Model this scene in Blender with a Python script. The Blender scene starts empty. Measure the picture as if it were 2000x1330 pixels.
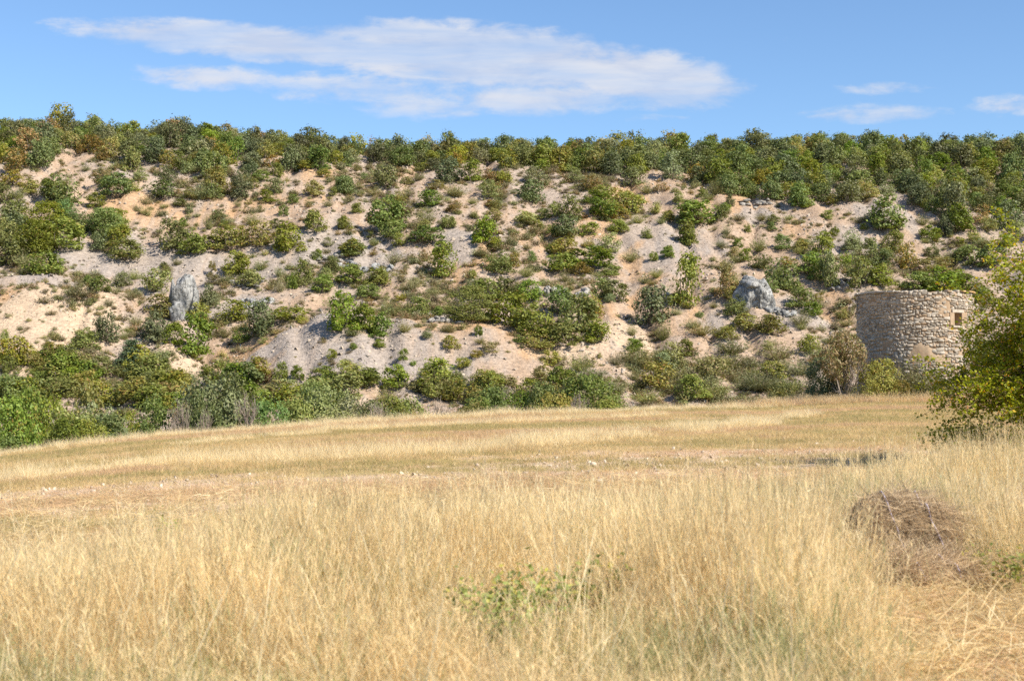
import bpy, math, random
import numpy as np
from mathutils import Vector, Matrix

R = math.radians
sc = bpy.context.scene
COL = sc.collection
random.seed(7)

# ------------------------------------------------------------------ camera
F_PX, CX, CY, HORIZ, EYE = 2778.0, 1000.0, 665.0, 760.0, 1.6
PITCH = math.atan((HORIZ - CY) / F_PX)
cd = bpy.data.cameras.new('camera')
cam = bpy.data.objects.new('camera', cd)
COL.objects.link(cam)
cam.location = (0, 0, EYE)
cam.rotation_euler = (math.pi / 2 + PITCH, 0, 0)
cd.lens, cd.sensor_width, cd.sensor_fit = 50.0, 36.0, 'HORIZONTAL'
cd.clip_start, cd.clip_end = 0.1, 5000
cd.dof.use_dof = True
cd.dof.focus_distance = 110
cd.dof.aperture_fstop = 4.0
sc.camera = cam

# ------------------------------------------------------------------ light
SUN_EL, SUN_AZ = R(43), R(127)          # azimuth clockwise from +Y (the view direction)
to_sun = Vector((math.sin(SUN_AZ) * math.cos(SUN_EL), math.cos(SUN_AZ) * math.cos(SUN_EL), math.sin(SUN_EL)))
sl = bpy.data.lights.new('sun', 'SUN')
sl.energy, sl.angle, sl.color = 4.9, R(0.53), (1.0, 0.93, 0.80)
sun = bpy.data.objects.new('sun', sl)
COL.objects.link(sun)
sun.rotation_euler = to_sun.to_track_quat('Z', 'Y').to_euler()

world = bpy.data.worlds.new("World")
sc.world = world
world.use_nodes = True
SKY_STRENGTH = 0.098
SKY_TINT = (0.92, 1.0, 1.06)

sc.view_settings.view_transform = 'Standard'
sc.view_settings.look = 'None'
sc.view_settings.gamma = 1
sc.view_settings.use_curve_mapping = False
sc.view_settings.exposure = 0.74
sc.cycles.use_denoising = False
sc.cycles.max_bounces = 6
sc.cycles.diffuse_bounces = 3
sc.cycles.transparent_max_bounces = 6


class NT:
    """small helper to write node trees as expressions"""
    def __init__(self, tree):
        self.t, self.n, self.l = tree, tree.nodes, tree.links

    def new(self, typ, **kw):
        x = self.n.new(typ)
        for k, v in kw.items():
            setattr(x, k, v)
        return x

    def put(self, sock, v):
        if isinstance(v, bpy.types.NodeSocket):
            self.l.new(v, sock)
        elif v is not None:
            if hasattr(sock.default_value, '__len__') and not hasattr(v, '__len__'):
                v = (v,) * len(sock.default_value)
            if hasattr(v, '__len__') and len(sock.default_value) == 4 and len(v) == 3:
                v = (*v, 1)
            sock.default_value = v

    def m(self, op, a, b=None, c=None, clamp=False):
        x = self.new('ShaderNodeMath', operation=op, use_clamp=clamp)
        for i, v in enumerate((a, b, c)):
            if v is not None:
                self.put(x.inputs[i], v)
        return x.outputs[0]

    def mix(self, f, a, b, blend='MIX'):
        x = self.new('ShaderNodeMix', data_type='RGBA', blend_type=blend)
        self.put(x.inputs[0], f); self.put(x.inputs[6], a); self.put(x.inputs[7], b)
        return x.outputs[2]

    def noise(self, vec, scale, detail=3, rough=.55, dist=0, typ='FBM'):
        x = self.new('ShaderNodeTexNoise', noise_dimensions='3D')
        self.put(x.inputs['Vector'], vec)
        x.inputs['Scale'].default_value = scale
        x.inputs['Detail'].default_value = detail
        x.inputs['Roughness'].default_value = rough
        x.inputs['Distortion'].default_value = dist
        return x.outputs[0]

    def ramp(self, f, lo, hi, a=0.0, b=1.0, smooth=True):
        x = self.new('ShaderNodeMapRange', interpolation_type='SMOOTHSTEP' if smooth else 'LINEAR')
        for i, v in enumerate((f, lo, hi, a, b)):
            self.put(x.inputs[i], v)
        return x.outputs[0]

    def attr(self, name, typ='GEOMETRY'):
        x = self.new('ShaderNodeAttribute', attribute_type=typ, attribute_name=name)
        return x

    def vscale(self, vec, s):
        x = self.new('ShaderNodeVectorMath', operation='MULTIPLY')
        self.put(x.inputs[0], vec); x.inputs[1].default_value = s
        return x.outputs[0]


def build_world():
    nt = NT(world.node_tree)
    nt.n.clear()
    out = nt.new('ShaderNodeOutputWorld')
    bg = nt.new('ShaderNodeBackground')
    nt.l.new(bg.outputs[0], out.inputs[0])
    sky = nt.new('ShaderNodeTexSky', sky_type='NISHITA')
    sky.sun_disc = False
    sky.sun_elevation, sky.sun_rotation = SUN_EL, SUN_AZ
    sky.altitude, sky.air_density, sky.dust_density, sky.ozone_density = 400, 1.0, 0.15, 4.0
    col = nt.mix(1.0, sky.outputs[0], SKY_TINT, 'MULTIPLY')
    # thin cirrus / altocumulus bank to the north, described in the direction of the sky
    tc = nt.new('ShaderNodeTexCoord').outputs['Generated']
    sep = nt.new('ShaderNodeSeparateXYZ'); nt.l.new(tc, sep.inputs[0])
    yy = nt.m('MAXIMUM', sep.outputs[1], 0.02)
    s = nt.m('DIVIDE', sep.outputs[0], yy)
    t = nt.m('DIVIDE', sep.outputs[2], yy)
    cb = nt.new('ShaderNodeCombineXYZ')
    nt.l.new(s, cb.inputs[0]); nt.l.new(t, cb.inputs[1])
    st = cb.outputs[0]
    n1 = nt.noise(nt.vscale(st, (16, 52, 1)), 1.0, 6, .60, .4)
    n2 = nt.noise(nt.vscale(st, (60, 110, 1)), 1.0, 4, .6)
    n3 = nt.noise(nt.vscale(st, (7, 60, 1)), 1.0, 4, .55)
    ells = [(480, 78, 400, 42, 5, 1), (950, 110, 400, 78, 4, 1), (1260, 148, 225, 66, 8, 1), (800, 60, 330, 26, 0, .6), (400, 148, 165, 30, 2, .62),
            (700, 170, 260, 36, 2, .55), (840, 208, 170, 26, 1, .62), (1050, 190, 220, 40, 0, .8), (1340, 178, 150, 36, -6, .85),
            (1700, 220, 170, 22, -1, .55), (1740, 168, 110, 14, 0, .4), (1990, 205, 110, 26, 0, .5), (1280, 228, 90, 10, 0, .3)]
    total = None
    for (px, py, a, b, rot, k) in ells:
        s0, t0, a, b, r = (px - 1000) / F_PX, (760 - py) / F_PX, a / F_PX, b / F_PX, R(-rot)
        ds, dt = nt.m('SUBTRACT', s, s0), nt.m('SUBTRACT', t, t0)
        u = nt.m('ADD', nt.m('MULTIPLY', ds, math.cos(r) / a), nt.m('MULTIPLY', dt, math.sin(r) / a))
        v = nt.m('ADD', nt.m('MULTIPLY', ds, -math.sin(r) / b), nt.m('MULTIPLY', dt, math.cos(r) / b))
        q = nt.m('SUBTRACT', 1.0, nt.m('ADD', nt.m('MULTIPLY', u, u), nt.m('MULTIPLY', v, v)))
        q = nt.m('MULTIPLY', nt.m('MAXIMUM', q, -1.0), k)
        total = q if total is None else nt.m('SMOOTH_MAX', total, q, 0.12)
    d = nt.m('ADD', total, nt.m('MULTIPLY', nt.m('SUBTRACT', n1, .5), 1.5))
    d = nt.m('ADD', d, nt.m('MULTIPLY', nt.m('SUBTRACT', n2, .5), .85))
    front = nt.m('GREATER_THAN', sep.outputs[1], 0.05)
    mask = nt.m('MULTIPLY', nt.ramp(d, 0.02, 0.72, 0, 1), front)
    mask = nt.m('MULTIPLY', mask, nt.ramp(n3, .25, .70, .34, .90))
    w = nt.mix(nt.ramp(n1, .35, .62), (0.72, 0.77, 0.91, 1), (0.87, 0.89, 0.96, 1))
    wcol = nt.mix(1.0, w, (CLOUD, CLOUD, CLOUD, 1), 'MULTIPLY')
    nt.l.new(nt.mix(mask, col, wcol), bg.inputs[0])
    bg.inputs[1].default_value = SKY_STRENGTH


CLOUD = 5.5
build_world()

# ------------------------------------------------------------------ numeric helpers
NR = np.random.default_rng(11)
_lat = np.random.default_rng(5).random((256, 256))


def vnoise(x, y):
    x, y = np.asarray(x, float), np.asarray(y, float)
    xi, yi = np.floor(x).astype(int), np.floor(y).astype(int)
    fx, fy = x - xi, y - yi
    fx, fy = fx * fx * (3 - 2 * fx), fy * fy * (3 - 2 * fy)
    g = lambda a, b: _lat[a & 255, b & 255]
    return (g(xi, yi) * (1 - fx) + g(xi + 1, yi) * fx) * (1 - fy) + (g(xi, yi + 1) * (1 - fx) + g(xi + 1, yi + 1) * fx) * fy - .5


def fbm(x, y, o=4):
    r, a = 0, 1.0
    for k in range(o):
        r = r + a * vnoise(x * 2 ** k + 17.3 * k, y * 2 ** k + 9.1 * k)
        a *= .5
    return r


def sstep(a, b, x):
    t = np.clip((x - a) / (b - a), 0, 1)
    return t * t * (3 - 2 * t)


_S = np.linspace(-.6, .6, 601)


def table(px, val):
    v = np.interp(_S, [(p - 1000) / F_PX for p in px], val)
    k = np.hanning(41); k /= k.sum()
    return np.convolve(np.pad(v, 20, 'edge'), k, 'valid')


_px = [-400, 0, 250, 640, 1000, 1300, 1500, 1600, 1700, 1800, 2000, 2400]
T_DE = table(_px, [54, 56, 60, 66, 70, 73, 75, 79, 86, 90, 91, 91])
T_ZE = table(_px, [-1.7, -1.02, -.52, .0, .38, .56, .62, .80, 1.12, 1.18, 1.2, 1.2])
T_VD = table(_px, [4.6, 4.5, 4.2, 3.8, 3.3, 3.0, 2.8, 2.6, 2.5, 2.5, 2.5, 2.5])
T_CR = table([-400, 0, 200, 400, 520, 700, 950, 1200, 1500, 1800, 2000, 2400], [2.9, 2.6, 2.3, 1.9, 1.2, .1, -.1, .1, .3, .4, .5, .5])
HY = np.array([84, 97, 106, 117, 128, 140, 153, 165, 178, 186, 200, 240, 300, 420, 900, 4000.])
HZ = np.array([-3.6, -1.6, .1, 4.1, 9.0, 14.7, 21.4, 27.0, 31.0, 31.6, 31.5, 29.5, 24, 16, 5, 0.])
_hy = np.concatenate([np.linspace(84, 300, 433), [420, 900, 4000]])
_hz = np.interp(_hy, HY, HZ)
_k = np.hanning(17); _k /= _k.sum()
_hz[:433] = np.convolve(np.pad(_hz[:433], 8, 'edge'), _k, 'valid')
BUMPS = []


def height(X, Y, bumps=True):
    X, Y = np.asarray(X, float), np.asarray(Y, float)
    s = np.clip(X / np.maximum(Y, 15), -.6, .6)
    de, ze, vd, cr = (np.interp(s, _S, q) for q in (T_DE, T_ZE, T_VD, T_CR))
    t = np.clip(Y, 0, None) / de
    zf = np.where(t < 1, ze * np.minimum(t, 1) ** 1.4, ze - vd * sstep(0, 15, Y - de))
    zf = zf + .035 * fbm(X * .45, Y * .45, 3) * sstep(2, 8, np.abs(Y) + 3)
    zh = np.interp(Y, _hy, _hz) + cr * sstep(135, 178, Y)
    on = sstep(100, 112, Y) * (1 - .7 * sstep(186, 240, Y))
    warp = X + 5 * fbm(X * .05 + 3, Y * .05, 2)
    zh = zh + on * (1.3 * (1 - .75 * sstep(150, 172, Y)) * fbm(X * .035 + 8, Y * .03, 3) + .9 * (1 - .6 * sstep(160, 178, Y)) * (fbm(warp * .16, Y * .03 + 4, 3)) + .35 * fbm(X * .5, Y * .5, 3) - .55 * sstep(.16, .0, np.abs(fbm(warp * .22 + 5, Y * .035 + 2, 2))) + .26 * fbm(warp * .9, Y * .12, 2) + .30 * np.abs((Y * .28 + 1.6 * fbm(X * .09, Y * .06 + 9, 3)) % 1 - .5) * sstep(-.25, .2, fbm(X * .07 + 30, Y * .09, 2)))
    if bumps:
        for (bx, by, h, rx, ry) in BUMPS:
            d2 = ((X - bx) / rx) ** 2 + ((Y - by) / ry) ** 2
            zh = zh + h * np.exp(-np.minimum(d2, 30) * 1.2)
        # earth scarp: a low vertical step in the bare bank on the west side
        ln = SCARP_Y + .8 * fbm(X * .25, X * 0 + 2.2, 2)
        m = sstep(SCARP_X0 - 2, SCARP_X0, X) * (1 - sstep(SCARP_X1 - 1, SCARP_X1 + 3, X))
        zh = zh - m * 1.1 * (1 - sstep(ln - .7, ln, Y)) * sstep(SCARP_Y - 12, SCARP_Y - 1, Y)
    w = sstep(84, 101, Y)
    return zf * (1 - w) + zh * w


SCARP_Y, SCARP_X0, SCARP_X1 = 1e9, 0, 0
CP, SP = math.cos(PITCH), math.sin(PITCH)


def ray(px, py):
    x, y = (px - CX) / F_PX, (CY - py) / F_PX
    d = np.array([x, CP - y * SP, SP + y * CP])
    return d / d[1]


def ground_at(px, py, y0=92.0, y1=215.0, bumps=True):
    """the point of the ground that is seen at that place of the photograph"""
    d = ray(px, py)
    Y = np.arange(y0, y1, .2)
    f = EYE + d[2] * Y - height(d[0] * Y, Y, bumps)
    i = np.argmax(f < 0)
    if not (f < 0).any():
        i = len(Y) - 1
        i = int(np.argmin(f))
    return float(d[0] * Y[i]), float(Y[i])


def at(px, py, D):
    d = ray(px, py)
    return float(d[0] * D), D, float(EYE + d[2] * D)


_b = []
for (px, py, h, rx, ry) in [(110, 625, 2.6, 9, 5), (20, 600, 1.5, 8, 5), (335, 712, 2.0, 3.6, 3.2), (650, 672, 1.9, 7, 5), (910, 690, 1.6, 9, 5), (1470, 600, 1.4, 4, 4), (430, 690, -1.5, 4, 6),
                            (1225, 600, -1.0, 2.6, 10), (270, 735, -1.0, 3, 5), (1190, 660, .9, 6, 4), (560, 470, .9, 7, 6), (1700, 430, 1.3, 7, 5), (60, 710, 1.2, 6, 5), (1630, 600, -.6, 2, 8), (1080, 590, 1.0, 6, 4), (870, 520, -.8, 2, 9)]:
    x, y = ground_at(px, py, bumps=False)
    _b.append((x, y, h, rx, ry))
BUMPS = _b
x0, y0 = ground_at(70, 578, bumps=False)
SCARP_X0, SCARP_X1, SCARP_Y = x0 - 3, x0 + 4, y0 - .6

# ------------------------------------------------------------------ mesh helpers
def mesh_obj(name, verts, faces, mat=None, parent=None, smooth=False, attrs=None, mats=None, midx=None):
    me = bpy.data.meshes.new(name)
    fill_mesh(me, verts, faces, attrs, midx)
    for mm in (mats or ([mat] if mat else [])):
        me.materials.append(mm)
    if smooth:
        me.shade_smooth()
    o = bpy.data.objects.new(name, me)
    COL.objects.link(o)
    if parent is not None:
        o.parent = parent
    return o


def fill_mesh(me, verts, faces, attrs=None, midx=None):
    verts = np.asarray(verts, np.float32)
    if isinstance(faces, np.ndarray):
        n, k = faces.shape
        me.vertices.add(len(verts)); me.vertices.foreach_set('co', verts.ravel())
        me.loops.add(n * k); me.loops.foreach_set('vertex_index', faces.astype(np.int32).ravel())
        me.polygons.add(n)
        me.polygons.foreach_set('loop_start', np.arange(0, n * k, k, dtype=np.int32))
    else:
        me.from_pydata(verts.tolist(), [], faces)
    if midx is not None:
        me.polygons.foreach_set('material_index', np.asarray(midx, np.int32))
    me.update(calc_edges=True)
    for an, (dom, val) in (attrs or {}).items():
        a = me.attributes.new(an, 'FLOAT', dom)
        a.data.foreach_set('value', np.asarray(val, np.float32))
    return me


def tag(o, label=None, cat=None, group=None, kind=None):
    for k, v in (('label', label), ('category', cat), ('group', group), ('kind', kind)):
        if v:
            o[k] = v
    return o


def empty(name, loc, rz=0, scale=(1, 1, 1)):
    o = bpy.data.objects.new(name, None)
    o.empty_display_size = .2
    COL.objects.link(o)
    o.location = loc; o.rotation_euler = (0, 0, rz); o.scale = scale
    return o


class Geo:
    """collects quads and triangles with a per-face random value and a material index"""
    def __init__(self):
        self.v, self.f, self.r, self.mi, self.n = [], [], [], [], 0

    def add(self, v, f, r=0.5, mi=0):
        v = np.asarray(v, float)
        self.v.append(v)
        self.f.append(np.asarray(f) + self.n)
        k = len(f)
        self.r.append(np.broadcast_to(r, (k,)))
        self.mi.append(np.full(k, mi))
        self.n += len(v)

    def arrays(self):
        fs = []
        for f in self.f:
            if f.shape[1] == 3:
                f = np.concatenate([f, f[:, :1] * 0 - 1], 1)
            fs.append(f)
        return np.concatenate(self.v), np.concatenate(fs), np.concatenate(self.r), np.concatenate(self.mi)

    def mesh(self, name, mats, smooth=False):
        me = bpy.data.meshes.new(name)
        v, f, r, mi = self.arrays()
        tri = f[:, 3] < 0
        ln = np.where(tri, 3, 4).astype(np.int32)
        st = np.concatenate([[0], np.cumsum(ln)[:-1]]).astype(np.int32)
        flat = f.ravel()
        flat = flat[flat >= 0].astype(np.int32)
        me.vertices.add(len(v)); me.vertices.foreach_set('co', v.astype(np.float32).ravel())
        me.loops.add(len(flat)); me.loops.foreach_set('vertex_index', flat)
        me.polygons.add(len(f)); me.polygons.foreach_set('loop_start', st)
        me.polygons.foreach_set('material_index', mi.astype(np.int32))
        me.update(calc_edges=True)
        a = me.attributes.new('rnd', 'FLOAT', 'FACE')
        a.data.foreach_set('value', r.astype(np.float32))
        for m in mats:
            me.materials.append(m)
        if smooth:
            me.shade_smooth()
        return me

    def obj(self, name, mats, parent=None, smooth=False):
        o = bpy.data.objects.new(name, self.mesh(name, mats, smooth))
        COL.objects.link(o)
        if parent is not None:
            o.parent = parent
        return o


def unit(v):
    return v / np.maximum(np.linalg.norm(v, axis=-1, keepdims=True), 1e-9)


def leaves(g, P, N, L, W, rng, mi=0, droop=0.0):
    """one small diamond-shaped blade at every point P, facing N"""
    n = len(P)
    N = unit(N)
    a = unit(np.cross(N, unit(rng.normal(size=(n, 3)))))
    b = np.cross(N, a)
    L = np.broadcast_to(L, (n,))[:, None] * rng.uniform(.7, 1.3, (n, 1))
    W = np.broadcast_to(W, (n,))[:, None] * rng.uniform(.7, 1.3, (n, 1))
    v = np.stack([P - a * L * .5, P + b * W * .5 - N * W * .12, P + a * L * .5, P - b * W * .5 - N * W * .12], 1).reshape(-1, 3)
    g.add(v, np.arange(4 * n).reshape(-1, 4), rng.random(n), mi)


def tube(g, pts, rad, sides=4, mi=0, r=.5):
    pts = np.asarray(pts, float)
    rad = np.broadcast_to(rad, (len(pts),))
    d = unit(np.gradient(pts, axis=0))
    up = np.array([0.31, 0.12, 0.94]) if abs(d[0] @ np.array([.31, .12, .94])) < .9 else np.array([1., 0, 0])
    a = unit(np.cross(d, up)); b = np.cross(d, a)
    ang = np.arange(sides) * 2 * math.pi / sides
    v = (pts[:, None] + rad[:, None, None] * (np.cos(ang)[None, :, None] * a[:, None] + np.sin(ang)[None, :, None] * b[:, None])).reshape(-1, 3)
    f = []
    for i in range(len(pts) - 1):
        for k in range(sides):
            k2 = (k + 1) % sides
            f.append((i * sides + k, i * sides + k2, (i + 1) * sides + k2, (i + 1) * sides + k))
    g.add(v, np.array(f), r, mi)


def strips(g, P0, D, L, W, rng, seg=3, bend=.3, mi=0, r=None, taper=True, head=0.0):
    """many thin blades at once: start P0, direction D, length L, width W"""
    n = len(P0)
    D = unit(D)
    L = np.broadcast_to(L, (n,))[:, None]; W = np.broadcast_to(W, (n,))[:, None]
    side = unit(np.cross(D, rng.normal(size=(n, 3))))
    bd = unit(rng.normal(size=(n, 3)) * [1, 1, .2]) * np.broadcast_to(bend, (n,))[:, None] * rng.uniform(.2, 1, (n, 1))
    rings = []
    for k in range(seg + 1):
        t = k / seg
        c = P0 + D * L * t + bd * L * t * t + np.array([0, 0, -1]) * np.linalg.norm(bd, axis=1, keepdims=True) * L * .3 * t * t
        w = W * ((1 - t * .85) if taper else 1)
        if head and t > .74:
            w = W * head * (1.1 - t)
        rings += [c - side * w * .5, c + side * w * .5]
    tips = (rings[-1] + rings[-2]) / 2
    v = np.stack(rings, 1).reshape(-1, 3)
    m = 2 * (seg + 1)
    base = (np.arange(n) * m)[:, None]
    f = np.concatenate([base + np.array([[2 * k, 2 * k + 1, 2 * k + 3, 2 * k + 2]]) for k in range(seg)], 0)
    rr = rng.random(n) if r is None else np.broadcast_to(r, (n,))
    g.add(v, f, np.tile(rr, seg), mi)
    return tips


# ------------------------------------------------------------------ materials
def material(name):
    m = bpy.data.materials.new(name)
    m.use_nodes = True
    nt = NT(m.node_tree)
    nt.n.clear()
    return m, nt, nt.new('ShaderNodeOutputMaterial')


def leaf_mat(name, a, b, c=None, rare=.0, trans=.3, inst=.28):
    """a..b per leaf, shifted by plant; a few leaves of colour c"""
    m, nt, out = material(name)
    r = nt.attr('rnd').outputs['Fac']
    oi = nt.new('ShaderNodeObjectInfo').outputs['Random']
    col = nt.mix(r, a, b)
    if c is not None:
        f = nt.m('LESS_THAN', nt.m('FRACT', nt.m('MULTIPLY', r, 7.31)), rare)
        col = nt.mix(f, col, c)
    hsv = nt.new('ShaderNodeHueSaturation')
    nt.put(hsv.inputs['Hue'], nt.m('ADD', .5, nt.m('MULTIPLY', nt.m('SUBTRACT', nt.m('FRACT', nt.m('MULTIPLY', oi, 5.77)), .5), .07 * inst / .35)))
    nt.put(hsv.inputs['Value'], nt.m('ADD', 1 - inst, nt.m('MULTIPLY', oi, 2 * inst)))
    nt.put(hsv.inputs['Saturation'], nt.m('ADD', .82, nt.m('MULTIPLY', nt.m('FRACT', nt.m('MULTIPLY', oi, 9.13)), .3)))
    nt.l.new(col, hsv.inputs['Color'])
    dif = nt.new('ShaderNodeBsdfPrincipled')
    nt.l.new(hsv.outputs[0], dif.inputs['Base Color'])
    dif.inputs['Roughness'].default_value = .55
    dif.inputs['Specular IOR Level'].default_value = .3
    tr = nt.new('ShaderNodeBsdfTranslucent')
    nt.l.new(nt.mix(1.0, hsv.outputs[0], (1.1, 1.15, .6, 1), 'MULTIPLY'), tr.inputs[0])
    mx = nt.new('ShaderNodeMixShader'); mx.inputs[0].default_value = trans
    nt.l.new(dif.outputs[0], mx.inputs[1]); nt.l.new(tr.outputs[0], mx.inputs[2])
    nt.l.new(mx.outputs[0], out.inputs[0])
    return m


def plain_mat(name, a, b, scale=8, rough=.85, bump=0.0, coord='Object', rnd=0.0):
    m, nt, out = material(name)
    tc = nt.new('ShaderNodeTexCoord').outputs[coord]
    n = nt.noise(tc, scale, 5, .6)
    col = nt.mix(nt.ramp(n, .3, .7), a, b)
    if rnd:
        r = nt.attr('rnd').outputs['Fac']
        k = nt.m('ADD', 1 - rnd, nt.m('MULTIPLY', r, 2 * rnd))
        cb = nt.new('ShaderNodeCombineXYZ')
        for i in range(3):
            nt.l.new(k, cb.inputs[i])
        col = nt.mix(1.0, col, cb.outputs[0], 'MULTIPLY')
    p = nt.new('ShaderNodeBsdfPrincipled')
    nt.l.new(col, p.inputs['Base Color'])
    p.inputs['Roughness'].default_value = rough
    p.inputs['Specular IOR Level'].default_value = .2
    if bump:
        bp = nt.new('ShaderNodeBump'); bp.inputs['Strength'].default_value = bump; bp.inputs['Distance'].default_value = .03
        nt.l.new(nt.noise(tc, scale * 2.5, 6, .65), bp.inputs['Height']); nt.l.new(bp.outputs[0], p.inputs['Normal'])
    nt.l.new(p.outputs[0], out.inputs[0])
    return m


M = {}
M['dark'] = leaf_mat('dark_oak_leaf', (.085, .105, .034, 1), (.20, .215, .072, 1), (.16, .15, .06, 1), .08, .2)
M['oak'] = leaf_mat('oak_leaf', (.125, .16, .028, 1), (.26, .30, .058, 1), (.24, .20, .05, 1), .07, .32)
M['yellow'] = leaf_mat('yellow_oak_leaf', (.19, .20, .036, 1), (.36, .335, .08, 1), (.33, .22, .06, 1), .10, .32)
M['broom'] = leaf_mat('broom_leaf', (.18, .185, .066, 1), (.32, .31, .125, 1), (.26, .20, .09, 1), .18, .25)
M['rust'] = leaf_mat('rust_oak_leaf', (.24, .16, .05, 1), (.44, .28, .095, 1), (.16, .17, .04, 1), .28, .3)
M['sage'] = leaf_mat('sage_leaf', (.165, .185, .062, 1), (.30, .31, .125, 1), (.30, .29, .16, 1), .10, .22)
M['green'] = leaf_mat('fresh_leaf', (.11, .17, .035, 1), (.23, .31, .08, 1), (.22, .24, .06, 1), .08, .3)
M['conifer'] = leaf_mat('conifer_needle', (.06, .095, .036, 1), (.12, .17, .066, 1), (.13, .15, .06, 1), .08, .1, .1)
M['bark'] = plain_mat('bark', (.10, .08, .06, 1), (.22, .18, .14, 1), 6, .9)
M['twig'] = plain_mat('grey_twig', (.22, .175, .14, 1), (.40, .33, .27, 1), 3, .9)
M['rose'] = leaf_mat('rose_leaf', (.17, .20, .026, 1), (.40, .40, .055, 1), (.56, .38, .05, 1), .06, .38, .1)
M['hip'] = plain_mat('rose_hip', (.60, .22, .04, 1), (.62, .30, .06, 1), 3, .4)
M['stem'] = plain_mat('rose_stem', (.16, .11, .07, 1), (.30, .20, .10, 1), 3, .8)


# ------------------------------------------------------------------ ground
def grid(xs, ys):
    X, Y = np.meshgrid(xs, ys)
    nx, ny = len(xs), len(ys)
    i = np.arange(nx * ny).reshape(ny, nx)
    f = np.stack([i[:-1, :-1], i[:-1, 1:], i[1:, 1:], i[1:, :-1]], -1).reshape(-1, 4)
    return X.ravel(), Y.ravel(), f


SPLIT = 92.0
PATCH = {'grey': [(650, 482, 110, 45, 1), (240, 505, 190, 38, .9), (110, 540, 120, 26, .8), (590, 655, 110, 34, 1), (700, 702, 170, 28, .8), (860, 690, 120, 34, .6), (1730, 415, 90, 40, .8), (1350, 480, 110, 40, .6), (890, 480, 28, 45, .9), (720, 525, 110, 24, 1),
                  (480, 590, 60, 24, 1), (1550, 605, 60, 30, .8), (460, 545, 60, 40, .5), (1640, 470, 90, 40, .7), (60, 395, 60, 30, .7), (1420, 640, 60, 40, .6), (330, 540, 120, 50, .7), (1010, 590, 120, 30, .5), (1480, 430, 60, 18, .9), (880, 620, 60, 20, .7), (520, 510, 120, 40, .6), (760, 660, 60, 26, .8), (250, 340, 40, 18, .6), (1040, 320, 40, 10, .9)],
         'orange': [(40, 585, 110, 45, .9), (260, 400, 120, 42, .9), (430, 405, 90, 30, .7), (830, 655, 150, 40, .8), (1245, 535, 34, 60, 1), (1170, 430, 60, 34, .9), (1190, 615, 40, 50, .6), (1625, 600, 40, 60, .8), (1010, 655, 60, 30, .8), (1440, 395, 120, 45, .6), (790, 330, 70, 30, .6), (560, 650, 60, 22, .7), (905, 520, 45, 60, .8), (470, 685, 50, 40, .9),
                    (1060, 470, 100, 40, .5), (380, 430, 130, 20, .6), (560, 400, 120, 30, .5), (620, 330, 60, 30, .6), (1230, 380, 80, 40, .8), (1580, 450, 60, 40, .6), (1330, 620, 60, 60, .5), (260, 520, 30, 40, .6), (1020, 420, 160, 30, .4), (60, 745, 30, 40, .5), (470, 740, 40, 30, .6), (680, 640, 60, 20, .7)],
         'white': [(110, 625, 140, 55, 1), (340, 705, 70, 28, 1), (1235, 650, 50, 40, .7), (1130, 690, 120, 24, .6), (60, 680, 80, 40, .6), (470, 530, 100, 40, .3), (1600, 640, 60, 60, .4), (300, 740, 60, 24, .6), (900, 400, 120, 30, .3), (1440, 330, 40, 20, .4), (280, 580, 50, 40, .6), (190, 745, 40, 40, .6)]}
PATCHW = {k: [(*ground_at(px, py), rx * .047, ry * .115, st) for (px, py, rx, ry, st) in v] for k, v in PATCH.items()}


def patch(kind, X, Y):
    r = np.zeros_like(X)
    wx, wy = X + 2.0 * fbm(X * .3, Y * .3, 3), Y + 3 * fbm(X * .3 + 40, Y * .2, 3)
    for (bx, by, rx, ry, st) in PATCHW[kind]:
        d = ((wx - bx) / rx) ** 2 + ((wy - by) / ry) ** 2
        r = np.maximum(r, st * (1 - sstep(.35, 1.25, d)))
    return r


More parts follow.
